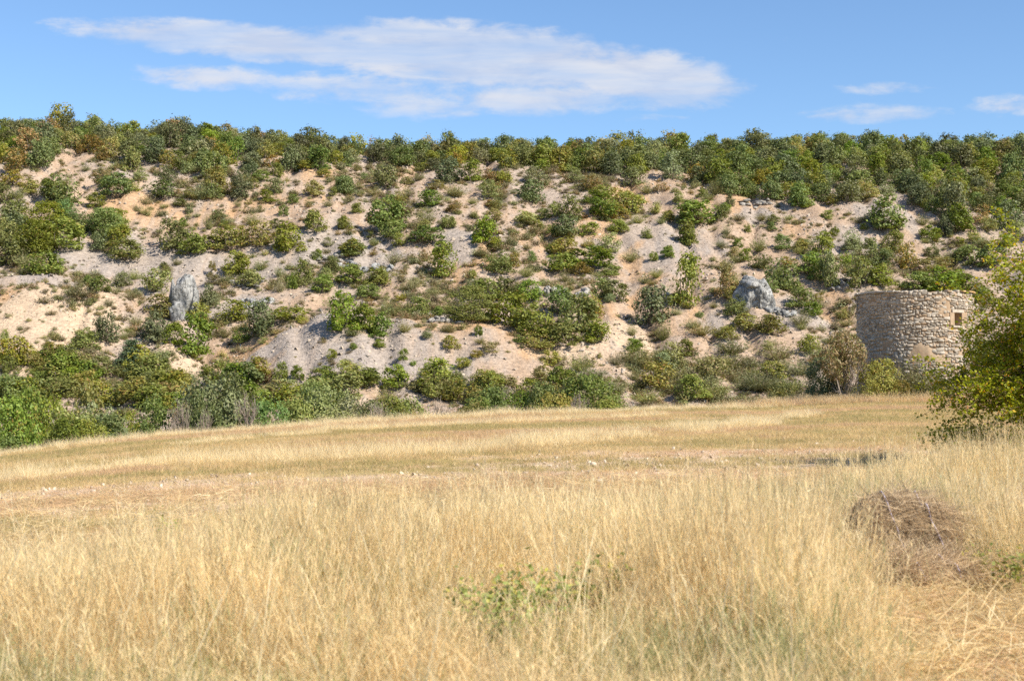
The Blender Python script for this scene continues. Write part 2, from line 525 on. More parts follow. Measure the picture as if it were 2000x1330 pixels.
def hill_material():
    m, nt, out = material('scree_and_soil')
    P = nt.new('ShaderNodeNewGeometry').outputs['Position']
    g, o, w = (nt.attr(k).outputs['Fac'] for k in ('grey', 'orange', 'white'))
    big = nt.noise(nt.vscale(P, (.10, .06, .06)), 1, 4, .6)
    mid = nt.noise(nt.vscale(P, (.55, .30, .30)), 1, 5, .62)
    fine = nt.noise(P, 3.2, 5, .7)
    speck = nt.noise(nt.vscale(P, (2.2, 2.2, 9.0)), 1, 4, .72)
    base = nt.mix(nt.ramp(mid, .3, .7), (.37, .262, .182, 1), (.435, .325, .242, 1))
    base = nt.mix(nt.ramp(nt.m('ADD', big, nt.m('MULTIPLY', nt.m('SUBTRACT', mid, .5), .6)), .44, .62), base, (.375, .30, .242, 1))
    streak = nt.noise(nt.vscale(P, (.9, .12, .12)), 1, 4, .6, .6)
    of = nt.m('MULTIPLY', nt.ramp(nt.m('ADD', nt.m('MULTIPLY', o, .75), nt.m('MULTIPLY', nt.m('SUBTRACT', streak, .5), 1.6)), .12, .75), .72)
    base = nt.mix(of, base, (.48, .295, .155, 1))
    wf = nt.ramp(nt.m('ADD', nt.m('MULTIPLY', w, .8), nt.m('MULTIPLY', nt.m('SUBTRACT', mid, .5), .9)), .15, .65)
    base = nt.mix(wf, base, (.50, .375, .262, 1))
    gf = nt.ramp(nt.m('ADD', nt.m('MULTIPLY', g, .75), nt.m('MULTIPLY', nt.m('SUBTRACT', streak, .5), 1.1)), .15, .6)
    base = nt.mix(nt.m('MULTIPLY', gf, .85), base, (.335, .288, .252, 1))
    # stones and dark grains in the scree
    k = nt.m('ADD', nt.ramp(fine, .25, .75, .78, 1.18), nt.ramp(speck, .34, .66, -.20, .14))
    cb = nt.new('ShaderNodeCombineXYZ')
    for i in range(3):
        nt.l.new(k, cb.inputs[i])
    col = nt.mix(1.0, base, cb.outputs[0], 'MULTIPLY')
    p = nt.new('ShaderNodeBsdfPrincipled')
    nt.l.new(col, p.inputs['Base Color'])
    p.inputs['Roughness'].default_value = .95
    p.inputs['Specular IOR Level'].default_value = .1
    bp = nt.new('ShaderNodeBump'); bp.inputs['Strength'].default_value = .8; bp.inputs['Distance'].default_value = .35
    h = nt.m('ADD', nt.noise(P, 1.3, 6, .68), nt.m('MULTIPLY', nt.noise(P, 6, 3, .6), .25))
    nt.l.new(h, bp.inputs['Height']); nt.l.new(bp.outputs[0], p.inputs['Normal'])
    nt.l.new(p.outputs[0], out.inputs[0])
    return m


xs = np.concatenate([[-3500, -1500, -700, -400, -260, -180, -130, -100], np.arange(-84, 84.1, .42), [100, 130, 180, 260, 400, 700, 1500, 3500]])
ys = np.concatenate([np.arange(SPLIT, 188, .42), np.arange(189, 215, 1.5), [220, 235, 260, 300, 420, 700, 1200, 2500, 4000]])
X, Y, f = grid(xs, ys)
Z = height(X, Y)
hill = mesh_obj('hillside', np.stack([X, Y, Z], 1), f, hill_material(), smooth=True,
                attrs={k: ('POINT', patch(k, X, Y)) for k in PATCH})
tag(hill, 'steep stony hillside of pale scree and orange soil', kind='structure')


def field_material():
    m, nt, out = material('stubble_soil')
    P = nt.new('ShaderNodeNewGeometry').outputs['Position']
    big = nt.noise(nt.vscale(P, (.10, .35, .2)), 1, 4, .6)
    mid = nt.noise(P, 1.2, 4, .6)
    fine = nt.noise(P, 22, 4, .7)
    col = nt.mix(nt.ramp(mid, .3, .7), (.42, .29, .15, 1), (.54, .39, .22, 1))
    col = nt.mix(nt.ramp(big, .42, .65), col, (.45, .34, .16, 1))
    col = nt.mix(nt.ramp(nt.m('MULTIPLY', nt.attr('stony').outputs['Fac'], nt.ramp(mid, .25, .6)), .2, .6), col, (.58, .42, .29, 1))
    k = nt.ramp(fine, .25, .75, .7, 1.25)
    cb = nt.new('ShaderNodeCombineXYZ')
    for i in range(3):
        nt.l.new(k, cb.inputs[i])
    p = nt.new('ShaderNodeBsdfPrincipled')
    nt.l.new(nt.mix(1.0, col, cb.outputs[0], 'MULTIPLY'), p.inputs['Base Color'])
    p.inputs['Roughness'].default_value = .95
    p.inputs['Specular IOR Level'].default_value = .1
    bp = nt.new('ShaderNodeBump'); bp.inputs['Strength'].default_value = .7; bp.inputs['Distance'].default_value = .05
    nt.l.new(nt.noise(P, 14, 5, .7), bp.inputs['Height']); nt.l.new(bp.outputs[0], p.inputs['Normal'])
    nt.l.new(p.outputs[0], out.inputs[0])
    return m


STONY = [(*ground_at(px, py, 5, 60), rx, ry) for (px, py, rx, ry) in
         [(330, 990, 3.2, 1.8), (120, 960, 4, 2), (430, 945, 4, 2.4), (1270, 890, 5, 2), (1700, 895, 3.5, 2.5), (1180, 925, 4, 2), (1340, 905, 5, 3), (1560, 890, 4, 3), (640, 940, 4, 2)]]


def stony(X, Y):
    r = np.zeros_like(X)
    wx, wy = X + 1.2 * fbm(X * .6, Y * .6, 3), Y + 1.6 * fbm(X * .5 + 40, Y * .4, 3)
    for (bx, by, rx, ry) in STONY:
        r = np.maximum(r, 1 - sstep(.3, 1.2, ((wx - bx) / rx) ** 2 + ((wy - by) / ry) ** 2))
    return r


xs = np.concatenate([[-3500, -1500, -600, -250, -120, -80, -60], np.arange(-50, 50.1, .6), [60, 80, 120, 250, 600, 1500, 3500]])
ys = np.concatenate([[-2500, -800, -250, -90, -40, -20, -10], np.arange(-5, SPLIT - .1, .45), [SPLIT]])
X, Y, f = grid(xs, ys)
field = mesh_obj('field', np.stack([X, Y, height(X, Y)], 1), f, field_material(), smooth=True, attrs={'stony': ('POINT', stony(X, Y))})
tag(field, 'dry straw coloured field sloping to the left', kind='structure')

# ------------------------------------------------------------------ shrubs and trees: shared crowns in a unit box
PROTO = {}


def crown_geo(rng, nl, n, leaf, flat=.0, rmin=.16, rmax=.30, gap=.0, tall=1.0):
    """foliage of a unit plant: about 1 wide, `tall` high, standing on z = 0"""
    g = Geo()
    cs, rs = [], []
    for i in range(nl):
        th, u = rng.random() * 6.283, rng.random()
        zz = rng.uniform(.0, .96)
        prof = math.sqrt(max(0.0, 1 - ((zz - .33) / (.66 if zz > .33 else .60)) ** 2))
        rad = .42 * prof * math.sqrt(rng.uniform(.15, 1))
        r = rng.uniform(rmin, rmax) * (.75 + .35 * prof)
        cs.append((rad * math.cos(th), rad * math.sin(th), max(r * .42, zz * tall - r * .45))); rs.append(r)
    cs, rs = np.array(cs), np.array(rs)
    skew = rng.normal(size=2) * .12                # lopsided, with a bitten side
    cs[:, :2] += skew * (cs[:, 2:3] - .3)
    bite = rng.random() * 6.283
    hit = (cs[:, 0] * math.cos(bite) + cs[:, 1] * math.sin(bite) > .12) & (cs[:, 2] > .45) & (rng.random(nl) < .75)
    cs, rs = cs[~hit], rs[~hit]
    nl = len(cs)
    k = rng.choice(nl, n, p=rs ** 2 / (rs ** 2).sum())
    d = unit(rng.normal(size=(n, 3)) + [0, 0, .25])
    rr = rs[k] * rng.uniform(.45, 1.08, n) ** .6
    P = cs[k] + d * rr[:, None] * [1.05, 1.05, .8]
    m = rng.random(n) < .22                     # loose foliage between the clumps
    q = unit(rng.normal(size=(n, 3))) * rng.random((n, 1)) ** .4
    Q = q * [.44, .44, .46] + [0, 0, .44]
    P = np.where(m[:, None], Q, P)
    d = np.where(m[:, None], q, d)
    far = rng.random(n) < .10                   # sprigs that stand out of the outline
    P = P + np.where(far[:, None], d * rng.uniform(.02, .11, (n, 1)) + [0, 0, .02], 0)
    hole = fbm(P[:, 0] * 7 + P[:, 2] * 5 + 31 * bite, P[:, 1] * 7 - P[:, 2] * 4, 2) < -.20
    P, d, n = P[~hole], d[~hole], int((~hole).sum())
    P[:, 2] = np.maximum(P[:, 2], rng.uniform(.0, .06, n))
    N = d * 1.0 + rng.normal(size=(n, 3)) * .42 + [0, 0, .3]
    leaves(g, P, N, leaf, leaf * .62, rng)
    return g


def stem_geo(rng, n=5, h=.6, r=.022, spread=.22):
    g = Geo()
    for i in range(n):
        a = rng.random() * 6.283
        x, y = .04 * math.cos(a), .04 * math.sin(a)
        t = np.linspace(0, 1, 5)[:, None]
        end = np.array([spread * math.cos(a) * rng.uniform(.4, 1.3), spread * math.sin(a) * rng.uniform(.4, 1.3), h * rng.uniform(.7, 1.1)])
        p = np.array([x, y, -.08]) + t * (end - [x, y, -.08]) + np.sin(t * 3.1) * rng.normal(size=3) * .03
        tube(g, p, np.linspace(r * rng.uniform(.7, 1.2), r * .25, 5), 5)
    return g


def fan_geo(rng, n, leaf, nl):
    """upright fan-shaped bush of thin green rods"""
    g = Geo()
    a = rng.random(n) * 6.283
    tilt = rng.uniform(0, 1, n) ** .8 * .95
    D = np.stack([np.sin(tilt) * np.cos(a), np.sin(tilt) * np.sin(a), np.cos(tilt)], 1)
    L = rng.uniform(.5, 1.0, n) * (1.02 - .35 * tilt)
    P0 = np.stack([np.cos(a) * .1 * rng.random(n), np.sin(a) * .1 * rng.random(n), np.zeros(n) - .03], 1)
    strips(g, P0, D, L, .014, rng, 3, .22)
    k = rng.integers(0, n, nl)
    t = rng.uniform(.3, 1.0, nl)[:, None]
    P = P0[k] + D[k] * L[k][:, None] * t + rng.normal(size=(nl, 3)) * .05
    P[:, 2] = np.maximum(P[:, 2], .01)
    leaves(g, P, rng.normal(size=(nl, 3)) + [0, 0, .5], leaf, leaf * .38, rng)
    return g


def conifer_geo(rng):
    g = Geo()
    for i in range(15):
        z = .06 + .9 * i / 14
        rad = .52 * (1 - z) ** .75 + .05
        nb = 9 - i // 3
        for b in range(nb):
            a = rng.random() * 6.283
            ln = rad * rng.uniform(.7, 1.1)
            t = rng.random(75) ** .7
            c = np.stack([np.cos(a) * ln * t, np.sin(a) * ln * t, z + .06 * t - .10 * t * t], 1)
            wdt = (.10 * (1 - t) + .05)[:, None]
            P = c + rng.normal(size=(75, 3)) * wdt * [1, 1, .45] * .6
            leaves(g, P, rng.normal(size=(75, 3)) * .7 + [math.cos(a) * .4, math.sin(a) * .4, .8], .045, .024, rng)
    return g


def bare_geo(rng, n=7, spread=.35, depth=4, r0=.014):
    g = Geo()

    def branch(p, d, ln, r, lev):
        k = 4
        pts = [p]
        for i in range(k):
            d = unit(d + rng.normal(size=3) * .14 + np.array([0, 0, .06]))
            pts.append(pts[-1] + d * ln / k)
        tube(g, pts, np.linspace(r, r * .55, k + 1), 3, r=rng.random())
        if lev < depth:
            for i in range(3 if lev < 2 else 2):
                q = pts[rng.integers(2, k + 1)]
                branch(q, unit(d + rng.normal(size=3) * .45 + [0, 0, .1]), ln * rng.uniform(.5, .75), r * .55, lev + 1)
    for i in range(n):
        a = rng.random() * 6.283
        branch(np.array([.03 * math.cos(a), .03 * math.sin(a), -.05]), unit(np.array([spread * math.cos(a) * rng.random(), spread * math.sin(a) * rng.random(), 1.0])), rng.uniform(.35, .5), r0, 0)
    return g


def make_protos():
    rng = np.random.default_rng(3)
    spec = {'dark': (30, 2600, .072, .12, .21), 'oak': (30, 2300, .075, .10, .19), 'yellow': (28, 1900, .075, .09, .18), 'rust': (28, 1700, .075, .09, .18), 'sage': (32, 2400, .066, .10, .18), 'green': (34, 2400, .066, .13, .21)}
    for k, (nl, n, lf, a, b) in spec.items():
        PROTO[k] = [crown_geo(rng, nl + int(rng.integers(-4, 5)), n, lf, rmin=a, rmax=b).mesh('crown', [M[k]]) for _ in range(9)]
        PROTO[k + '_big'] = [crown_geo(rng, nl * 3, n * 5, lf * .5, rmin=a * .62, rmax=b * .72).mesh('crown', [M[k]]) for _ in range(6)]
    PROTO['broom'] = [fan_geo(rng, 150, .075, 520).mesh('foliage', [M['broom']]) for _ in range(6)]
    PROTO['broom_big'] = [fan_geo(rng, 420, .05, 2200).mesh('foliage', [M['broom']]) for _ in range(3)]
    PROTO['conifer'] = PROTO['conifer_big'] = [conifer_geo(rng).mesh('crown', [M['conifer']])]
    PROTO['stems'] = [stem_geo(rng).mesh('trunk', [M['bark']]) for _ in range(4)]
    PROTO['pole'] = [stem_geo(rng, 1, .8, .03, .05).mesh('trunk', [M['bark']]) for _ in range(2)]
    PROTO['bare'] = [bare_geo(rng, 7, .35, 4, .026).mesh('branches', [M['twig']]) for _ in range(3)]


make_protos()
NOUN = {'dark': 'dark oak', 'oak': 'green oak', 'yellow': 'yellowish oak', 'rust': 'brown oak', 'sage': 'grey-green shrub', 'green': 'smooth bush', 'broom': 'wispy bush', 'conifer': 'dark conifer', 'bare': 'leafless shrub'}
NAMES = {'dark': ('dark_oak', 'dark evergreen oak'), 'oak': ('green_oak', 'green oak'), 'yellow': ('olive_oak', 'yellow-olive oak'), 'rust': ('rust_oak', 'rust-brown oak'), 'sage': ('grey_green_shrub', 'grey-green shrub'),
         'green': ('round_green_shrub', 'smooth mid-green shrub'), 'broom': ('broom_bush', 'wispy olive bush'), 'conifer': ('conifer', 'dark conifer'), 'bare': ('bare_shrub', 'leafless grey shrub')}
PLANTS = []          # (object, kind, px, py, width px, zone)
prng = np.random.default_rng(21)


def plant(kind, X, Y, wid, hei, px, py, zone, label=None, big=None, Zg=None):
    """one shrub or tree at X, Y: a foliage mesh alone when small, crown and trunk below an empty when larger"""
    z = float(height(X, Y)) if Zg is None else Zg
    name = NAMES[kind][0] + ('_tree' if zone == 'wood' else '')
    rz = prng.random() * 6.283
    dist = math.hypot(X, Y)
    wpx = wid * F_PX / dist
    if big is None:
        big = wpx > 95
    scl = (wid * prng.uniform(.9, 1.1), wid * prng.uniform(.9, 1.15), hei)
    if kind == 'bare':
        me = PROTO['bare'][prng.integers(len(PROTO['bare']))]
        root = bpy.data.objects.new(name, me); COL.objects.link(root)
    else:
        pool = PROTO[kind + ('_big' if big else '')]
        me = pool[prng.integers(len(pool))]
        if kind == 'broom' or wpx < 34:
            root = bpy.data.objects.new(name, me); COL.objects.link(root)
        else:
            root = bpy.data.objects.new(name, None); COL.objects.link(root); root.empty_display_size = .2
            c = bpy.data.objects.new('crown', me); COL.objects.link(c); c.parent = root
            t = PROTO['pole' if kind == 'conifer' else 'stems']
            t = bpy.data.objects.new('trunk', t[prng.integers(len(t))]); COL.objects.link(t); t.parent = root
    root.location = (X, Y, z - .03 * hei); root.rotation_euler = (0, 0, rz); root.scale = scl
    PLANTS.append([root, kind, px, py, wpx, zone, label])
    return root


# ------------------------------------------------------------------ the shrubs of the open slope, read off the photograph: x, foot, width, height, kind
KIND = dict(H='dark', O='oak', Y='yellow', B='broom', R='rust', S='sage', G='green', C='conifer', D='bare')
SURVEY = [
 ((0, 180, .35), """70,730,140,110,H 25,620,90,100,O 80,820,170,140,H 60,970,180,150,H 250,800,230,170,O 210,900,240,170,O 330,890,210,170,O 250,1020,180,120,O 130,970,130,100,B 350,650,180,170,O 310,590,150,120,O 430,780,120,120,G 370,720,130,110,G 30,860,120,140,O
 600,810,240,150,O 690,935,180,110,O 560,880,110,100,H 660,860,140,110,O 640,740,120,80,O 540,650,90,80,O 170,570,110,80,Y 110,620,50,40,Y 650,590,180,120,O 740,555,80,60,Y 920,590,170,90,H 820,625,90,60,B 930,510,110,90,H 1000,640,80,40,O 1055,680,45,60,H 760,670,60,55,B
 1350,590,110,150,H 1530,570,80,90,H 1460,500,80,60,O 1200,555,130,130,Y 1130,595,110,110,B 1490,615,90,65,O 1635,622,60,50,O 1750,580,110,90,Y 1925,572,110,100,H 1855,582,50,50,O 1830,640,60,50,B 1580,695,60,60,O 1450,670,70,50,B 1385,627,45,25,Y 1330,637,50,40,B 1220,718,70,60,H 1165,765,60,100,B 1245,757,50,40,O 1020,757,40,50,O
 960,880,160,160,O 1065,905,150,110,O 1265,880,200,130,Y 1340,830,70,80,Y 1440,860,170,140,Y 1410,745,100,90,B 1610,890,170,150,O 1760,785,140,120,O 1550,760,80,50,O 1920,765,70,70,O 1990,670,45,50,O 1770,940,50,60,O 1955,920,130,100,Y 1855,1005,90,90,O 1560,1030,70,70,B 1690,1065,110,130,O 1800,1115,130,90,O 1560,1115,70,100,B 1630,1100,60,90,O
 1320,1025,140,130,O 1390,1090,130,90,O 1280,1065,80,60,B 1185,1005,40,60,Y 915,987,52,36,O 870,1120,150,130,Y 680,1090,85,80,H 440,1150,160,110,B 560,1115,110,80,O 495,1090,45,60,O 730,1155,90,60,B 610,1200,70,60,B"""),
 ((0, 500, .35), """600,480,120,160,H 480,525,130,110,O 760,390,90,80,B 735,640,180,150,C 870,475,150,150,H 890,345,150,120,Y 960,495,120,110,O 1080,545,200,210,O 1110,370,120,100,Y 1165,300,100,130,H 1185,230,80,60,B 1100,585,70,50,Y 1300,365,150,110,O 1450,450,150,190,H 1350,485,100,80,G 1255,455,80,80,B 1600,365,190,80,Y 1690,380,70,60,Y 1500,265,50,35,O 1465,492,45,35,Y
 1850,580,60,50,O 1970,522,45,35,O 1940,612,50,40,B 1570,695,80,95,O 1665,700,80,80,O 1480,710,100,80,R 1795,710,150,90,O 920,645,60,60,O 840,605,50,40,B 350,555,60,45,B 690,470,60,60,B 20,580,60,150,O 80,610,140,70,Y 165,625,130,80,Y 285,600,80,55,R 320,695,180,110,Y 480,705,160,110,O 60,745,180,110,B 570,670,150,100,Y 625,745,120,80,B
 340,790,160,100,O 460,790,160,90,B 70,860,200,150,O 240,840,170,100,Y 880,770,140,120,O 1000,770,150,120,Y 760,870,200,140,Y 900,900,150,110,R 1310,750,190,140,O 1560,810,170,110,Y 1480,800,110,80,R 190,560,60,40,Y"""),
 ((650, 500, .35), """190,720,170,90,O 340,745,140,130,O 560,790,150,110,Y 700,740,120,90,O 660,800,100,80,R 790,810,120,80,R 820,755,120,80,Y 960,735,140,70,Y 1450,690,180,110,B 1380,645,130,110,B 1290,695,130,60,Y 1210,615,110,90,Y 1160,672,50,30,Y 1580,610,100,75,B 1690,695,100,75,B 1740,605,190,80,B 1840,695,120,80,B 1760,825,180,100,B 1680,545,100,75,O 1490,572,32,30,Y 1930,695,140,80,B 1960,560,80,90,O 1940,785,120,75,B 1670,445,60,75,B
 770,360,230,180,O 860,245,160,110,O 960,235,160,110,O 1100,255,140,115,O 980,385,200,180,O 1120,445,200,170,O 1130,515,180,80,Y 1270,325,160,150,O 1360,425,200,200,O 1300,505,200,120,O 1480,485,150,120,O 1430,345,160,120,Y 810,455,50,60,O 1040,485,70,40,O 1500,235,130,110,O 1580,255,140,110,O 1790,385,200,210,H 1845,475,90,130,B 1980,275,180,270,O 1740,155,75,60,B
 60,415,200,200,O 50,300,180,120,B 170,410,150,130,O 265,455,150,130,O 400,425,100,80,B 470,335,130,100,O 300,335,160,100,B 90,155,170,100,O 250,165,140,90,O 205,232,140,70,O 125,182,80,45,B 440,195,100,110,B 555,222,80,62,B 582,332,70,50,O 622,425,62,50,B 260,517,60,45,O 115,522,42,30,O 390,582,60,60,O 450,617,32,30,O 730,632,80,60,Y 800,572,70,42,Y 870,542,90,60,R 515,672,60,42,Y 80,607,50,42,B"""),
 ((650, 220, .35), """300,430,130,140,H 70,462,110,100,H 650,392,140,140,H 780,382,110,110,O 480,382,60,52,B 960,312,90,80,H 1060,300,110,100,H 580,432,100,52,Y 690,470,110,70,B 540,522,160,80,O 420,475,120,75,B 230,465,90,62,B 340,492,60,52,B 520,625,120,110,B 945,485,90,75,B 960,402,100,75,Y 870,382,62,62,R 780,512,60,42,B 840,435,80,52,B 1110,512,130,130,H
 310,655,190,180,O 330,700,130,90,O 370,747,80,65,Y 400,575,110,85,Y 140,562,70,52,O 65,652,80,70,O 210,702,42,36,O 230,747,60,52,B 120,802,160,85,O 340,845,110,95,B 640,652,92,72,O 540,735,180,95,O 672,557,80,45,R 625,915,145,180,O 850,735,160,145,O 900,615,100,70,Y 980,745,80,75,B 900,545,80,55,Y
 1080,632,150,80,Y 1170,592,90,55,O 1240,585,80,85,O 1330,602,110,135,H 1305,692,130,115,H 1250,692,70,55,O 1160,682,100,55,B 1420,692,115,72,O 1585,672,120,68,O 1752,702,62,62,O 1535,782,115,105,S 1520,582,160,125,O 1610,540,160,120,Y 1500,482,130,75,Y 1655,562,150,110,Y 1600,602,92,85,R 1700,617,90,65,B 1800,562,80,62,Y 1832,622,60,52,B 1870,602,90,52,Y 1430,432,130,75,R 1990,602,80,95,O 1975,745,100,115,O 1872,812,72,58,O 1787,832,52,52,O 1665,837,110,85,B 1285,795,150,95,Y 1215,787,60,52,O
 920,902,170,115,O 1082,917,110,85,B 780,935,42,52,Y 820,805,80,52,B 1105,835,60,62,O 1430,875,210,120,O 1280,885,170,95,O 1380,905,120,65,R 1542,915,110,65,O 1010,865,62,80,R 1520,412,42,62,B 1700,330,150,140,H 1560,350,140,120,H 1680,415,130,110,H"""),
 ((1300, 220, .35), """190,622,210,125,O 310,595,80,75,O 360,528,45,68,H 400,602,110,52,B 205,472,70,48,O 120,745,110,125,O 20,602,70,52,Y 340,692,60,72,B 455,672,45,48,O 585,657,66,42,O 520,775,112,105,B 660,765,100,75,O 740,775,82,55,Y 405,755,60,48,O 330,905,120,125,B 325,915,90,70,R 390,805,70,52,R 20,805,50,62,O
 530,875,120,85,O 650,985,170,160,O 680,865,120,60,R 800,905,150,115,O 880,795,130,115,O 910,975,110,190,H 860,935,100,105,O 1000,865,80,85,O 1090,975,170,165,Y 1200,965,130,105,O 1140,835,100,125,O 1220,855,100,85,O 1350,875,120,145,R 1270,775,100,105,O 1040,765,110,110,S 945,695,60,52,O 880,705,60,34,B 1110,658,50,32,O 1230,645,210,165,O 1275,655,100,85,O 1430,630,80,65,B 1560,695,80,105,H 1480,725,100,85,O 1640,665,150,145,O 1485,805,70,65,O 1700,855,170,105,O 1620,825,92,75,B 1830,865,140,115,O 1660,925,52,55,B 1770,745,130,75,B
 1480,895,200,80,Y 1400,995,180,95,O 1530,995,200,125,O 1680,1005,180,95,O 1760,1065,120,85,O 760,1085,150,105,O 820,1135,100,75,O 750,1185,120,95,B 1010,1195,110,65,B 340,1035,140,135,R 390,965,80,75,B 430,1125,90,105,O 375,1135,110,85,O 440,1225,170,95,Y 580,1235,180,105,Y 270,1095,52,42,B 190,1145,45,32,O 200,1245,170,95,B 330,1265,130,65,Y 590,1005,72,72,O"""),
 ((0, 0, 1), """1460,722,60,42,B 1520,702,70,42,B 1430,692,70,42,B 1560,732,60,42,B 1480,764,80,44,B 1400,774,70,44,B 1545,768,70,45,B 1350,778,60,42,O 1600,705,50,44,B 1380,722,60,40,B 1325,760,60,44,B 1440,745,60,36,B 1580,690,44,36,Y 1510,740,50,34,Y"""),
]
def near_ground(px, py):
    X, Y = ground_at(px, min(py, 788), 96, 188)
    return X, Y


for (ox, oy, k), txt in SURVEY:
    for e in txt.split():
        a, b, w, h, kd = e.split(',')
        px, py, w, h = ox + float(a) * k, oy + float(b) * k, float(w) * k, float(h) * k
        X, Y = near_ground(px, py)
        D = math.hypot(X, Y)
        plant(KIND[kd], X, Y, w * D / F_PX * 1.22, h * D / F_PX * 1.14, px, py - h / 2, 'slope')

# scrub thickening towards the foot of the hill
for (px0, px1, y0_, y1_, cnt, kinds) in [(-10, 330, 705, 800, 36, 'OOYYYYBS'), (330, 640, 735, 800, 15, 'OYYBYS'), (640, 1120, 745, 795, 26, 'OYYBBYS'), (1120, 1560, 700, 790, 26, 'BBBYBS'), (-10, 700, 318, 392, 34, 'YBROBSYB'), (700, 1420, 330, 440, 46, 'BYBRBSYO'), (1420, 2000, 400, 520, 26, 'BYOSBYOB'), (-10, 660, 400, 560, 26, 'BYSB'), (660, 1660, 430, 690, 74, 'BYSBYB'), (600, 680, 760, 790, 5, 'YO'), (290, 370, 770, 800, 6, 'YOY')]:
    for _ in range(cnt):
        px, py = prng.uniform(px0, px1), prng.uniform(y0_, y1_)
        kd = kinds[prng.integers(len(kinds))]
        X, Y = ground_at(px, py, 95, 185)
        w = prng.uniform(1.7, 3.3) if py > 695 else prng.uniform(1.3, 2.9) if py < 400 else prng.uniform(.9, 1.9)
        plant(KIND[kd], X, Y, w, w * prng.uniform(.55, .8), px, py - w * 8, 'slope')

# the row of taller bushes in the hollow just behind the field: x, top, width, depth behind the edge, kind
HOLLOW = """20,770,75,0,O 60,795,70,5,Y 105,770,70,4,O 150,782,80,1,Y 205,778,75,3,S 245,800,60,1,Y 285,820,46,0,O 310,835,36,2,R 335,822,34,3,B 415,735,95,5,H 450,715,80,9,H 395,760,60,2,H
 530,778,62,2,G 575,770,62,6,O 610,740,58,9,O 640,750,80,7,S 665,792,70,0,S 700,770,70,5,S 735,778,70,3,S 770,770,60,6,O 798,775,60,8,O 838,800,52,3,B 880,790,56,6,B 960,755,60,9,O 925,775,60,6,O 1000,780,70,5,B 1010,760,60,10,O
 1062,742,50,9,H 1105,745,44,8,H 1160,728,96,7,G 1095,762,40,10,O 1045,782,60,3,B 1215,775,52,6,B 1265,782,56,5,B 485,790,52,3,B 505,800,40,2,O 560,800,44,1,B 905,798,40,2,R 1310,785,50,6,B 1355,788,52,5,B 0,830,60,-2,O 130,810,60,-2,O 190,815,60,-2,Y 235,825,46,-1,S 820,790,40,5,Y 60,745,60,12,O 170,750,60,12,Y 290,770,60,8,O 1130,785,44,3,B 1180,780,60,4,O"""
for e in HOLLOW.split():
    a, b, w, dp, kd = e.split(',')
    px, top, w, dp = float(a), float(b), float(w), float(dp)
    s = (px - CX) / F_PX
    D = float(np.interp(s, _S, T_DE)) + 9 + dp
    X = s * D
    zg = float(height(X, D))
    zt = at(px, top, D)[2]
    plant(KIND[kd], X, D, w * D / F_PX * 1.9, max(zt - zg, 1.6) * 1.05, px, top + 20, 'hollow', big=True)
for i in range(46):
    px = prng.uniform(-10, 760) if i < 30 else prng.uniform(760, 1250)
    s = (px - CX) / F_PX
    D = float(np.interp(s, _S, T_DE)) + prng.uniform(8, 20)
    X = s * D
    w = prng.uniform(2.2, 3.6)
    hgt = w * prng.uniform(.75, 1.0) * (1.25 if px < 330 else 1.0)
    kd = 'OOYYYSOB'[prng.integers(8)]
    zg = float(height(X, D))
    plant(KIND[kd], X, D, w, hgt, px, HORIZ - F_PX * (zg + hgt / 2 - EYE) / D, 'hollow', big=True)
for (px, top, w, lab) in [(362, 768, 46, 'leafless grey sapling at the field edge left of the tallest dark trees'), (402, 785, 40, 'leafless grey sapling in front of the tallest dark trees'), (484, 752, 64, 'tall leafless grey shrub right of the tallest dark trees'),
                          (738, 800, 60, 'low leafless grey shrub under the grey-green trees at the field edge'), (1130, 800, 50, 'leafless grey twigs in front of the smooth green bush at the field edge'), (855, 800, 60, 'bare pinkish brown shrub at the middle of the field edge'), (340, 812, 40, 'short leafless twiggy shrub at the dip of the field edge')]:
    s = (px - CX) / F_PX
    D = float(np.interp(s, _S, T_DE)) + 3.2
    X = s * D
    zg = float(height(X, D)); zt = at(px, top, D)[2]
    plant('bare', X, D, w * D / F_PX, max(zt - zg, 1.5), px, top + 20, 'hollow', label=lab)

# the oak wood along the ridge: rows from its lower edge to beyond the crest
WOOD_X = [-30, 0, 100, 180, 250, 300, 380, 450, 520, 600, 700, 800, 900, 1000, 1100, 1250, 1350, 1450, 1550, 1650, 1750, 1850, 1950, 2030]
WOOD_Y = [350, 350, 325, 312, 335, 345, 352, 352, 348, 336, 330, 328, 330, 328, 336, 345, 358, 385, 412, 405, 385, 425, 460, 495]
wrng = np.random.default_rng(77)
cand = []
gx = np.arange(-76, 76, .5)
for row, Yr in enumerate(np.arange(140, 200, 2.35)):
    x = -78 + wrng.random() * 3
    while x < 78:
        y = Yr + wrng.uniform(-1.1, 1.1)
        x += wrng.uniform(1.9, 3.5) * (1.0 if Yr < 172 else 1.2)
        z = float(height(x, y))
        px = CX + F_PX * x / y * 1.0
        py = HORIZ - F_PX * (z - EYE) / y
        lim = np.interp(px, WOOD_X, WOOD_Y) + 14 * float(vnoise(px * .02, 3.0))
        if py > lim or not (-45 < px < 2045):
            continue
        cand.append((x, y, px, py))
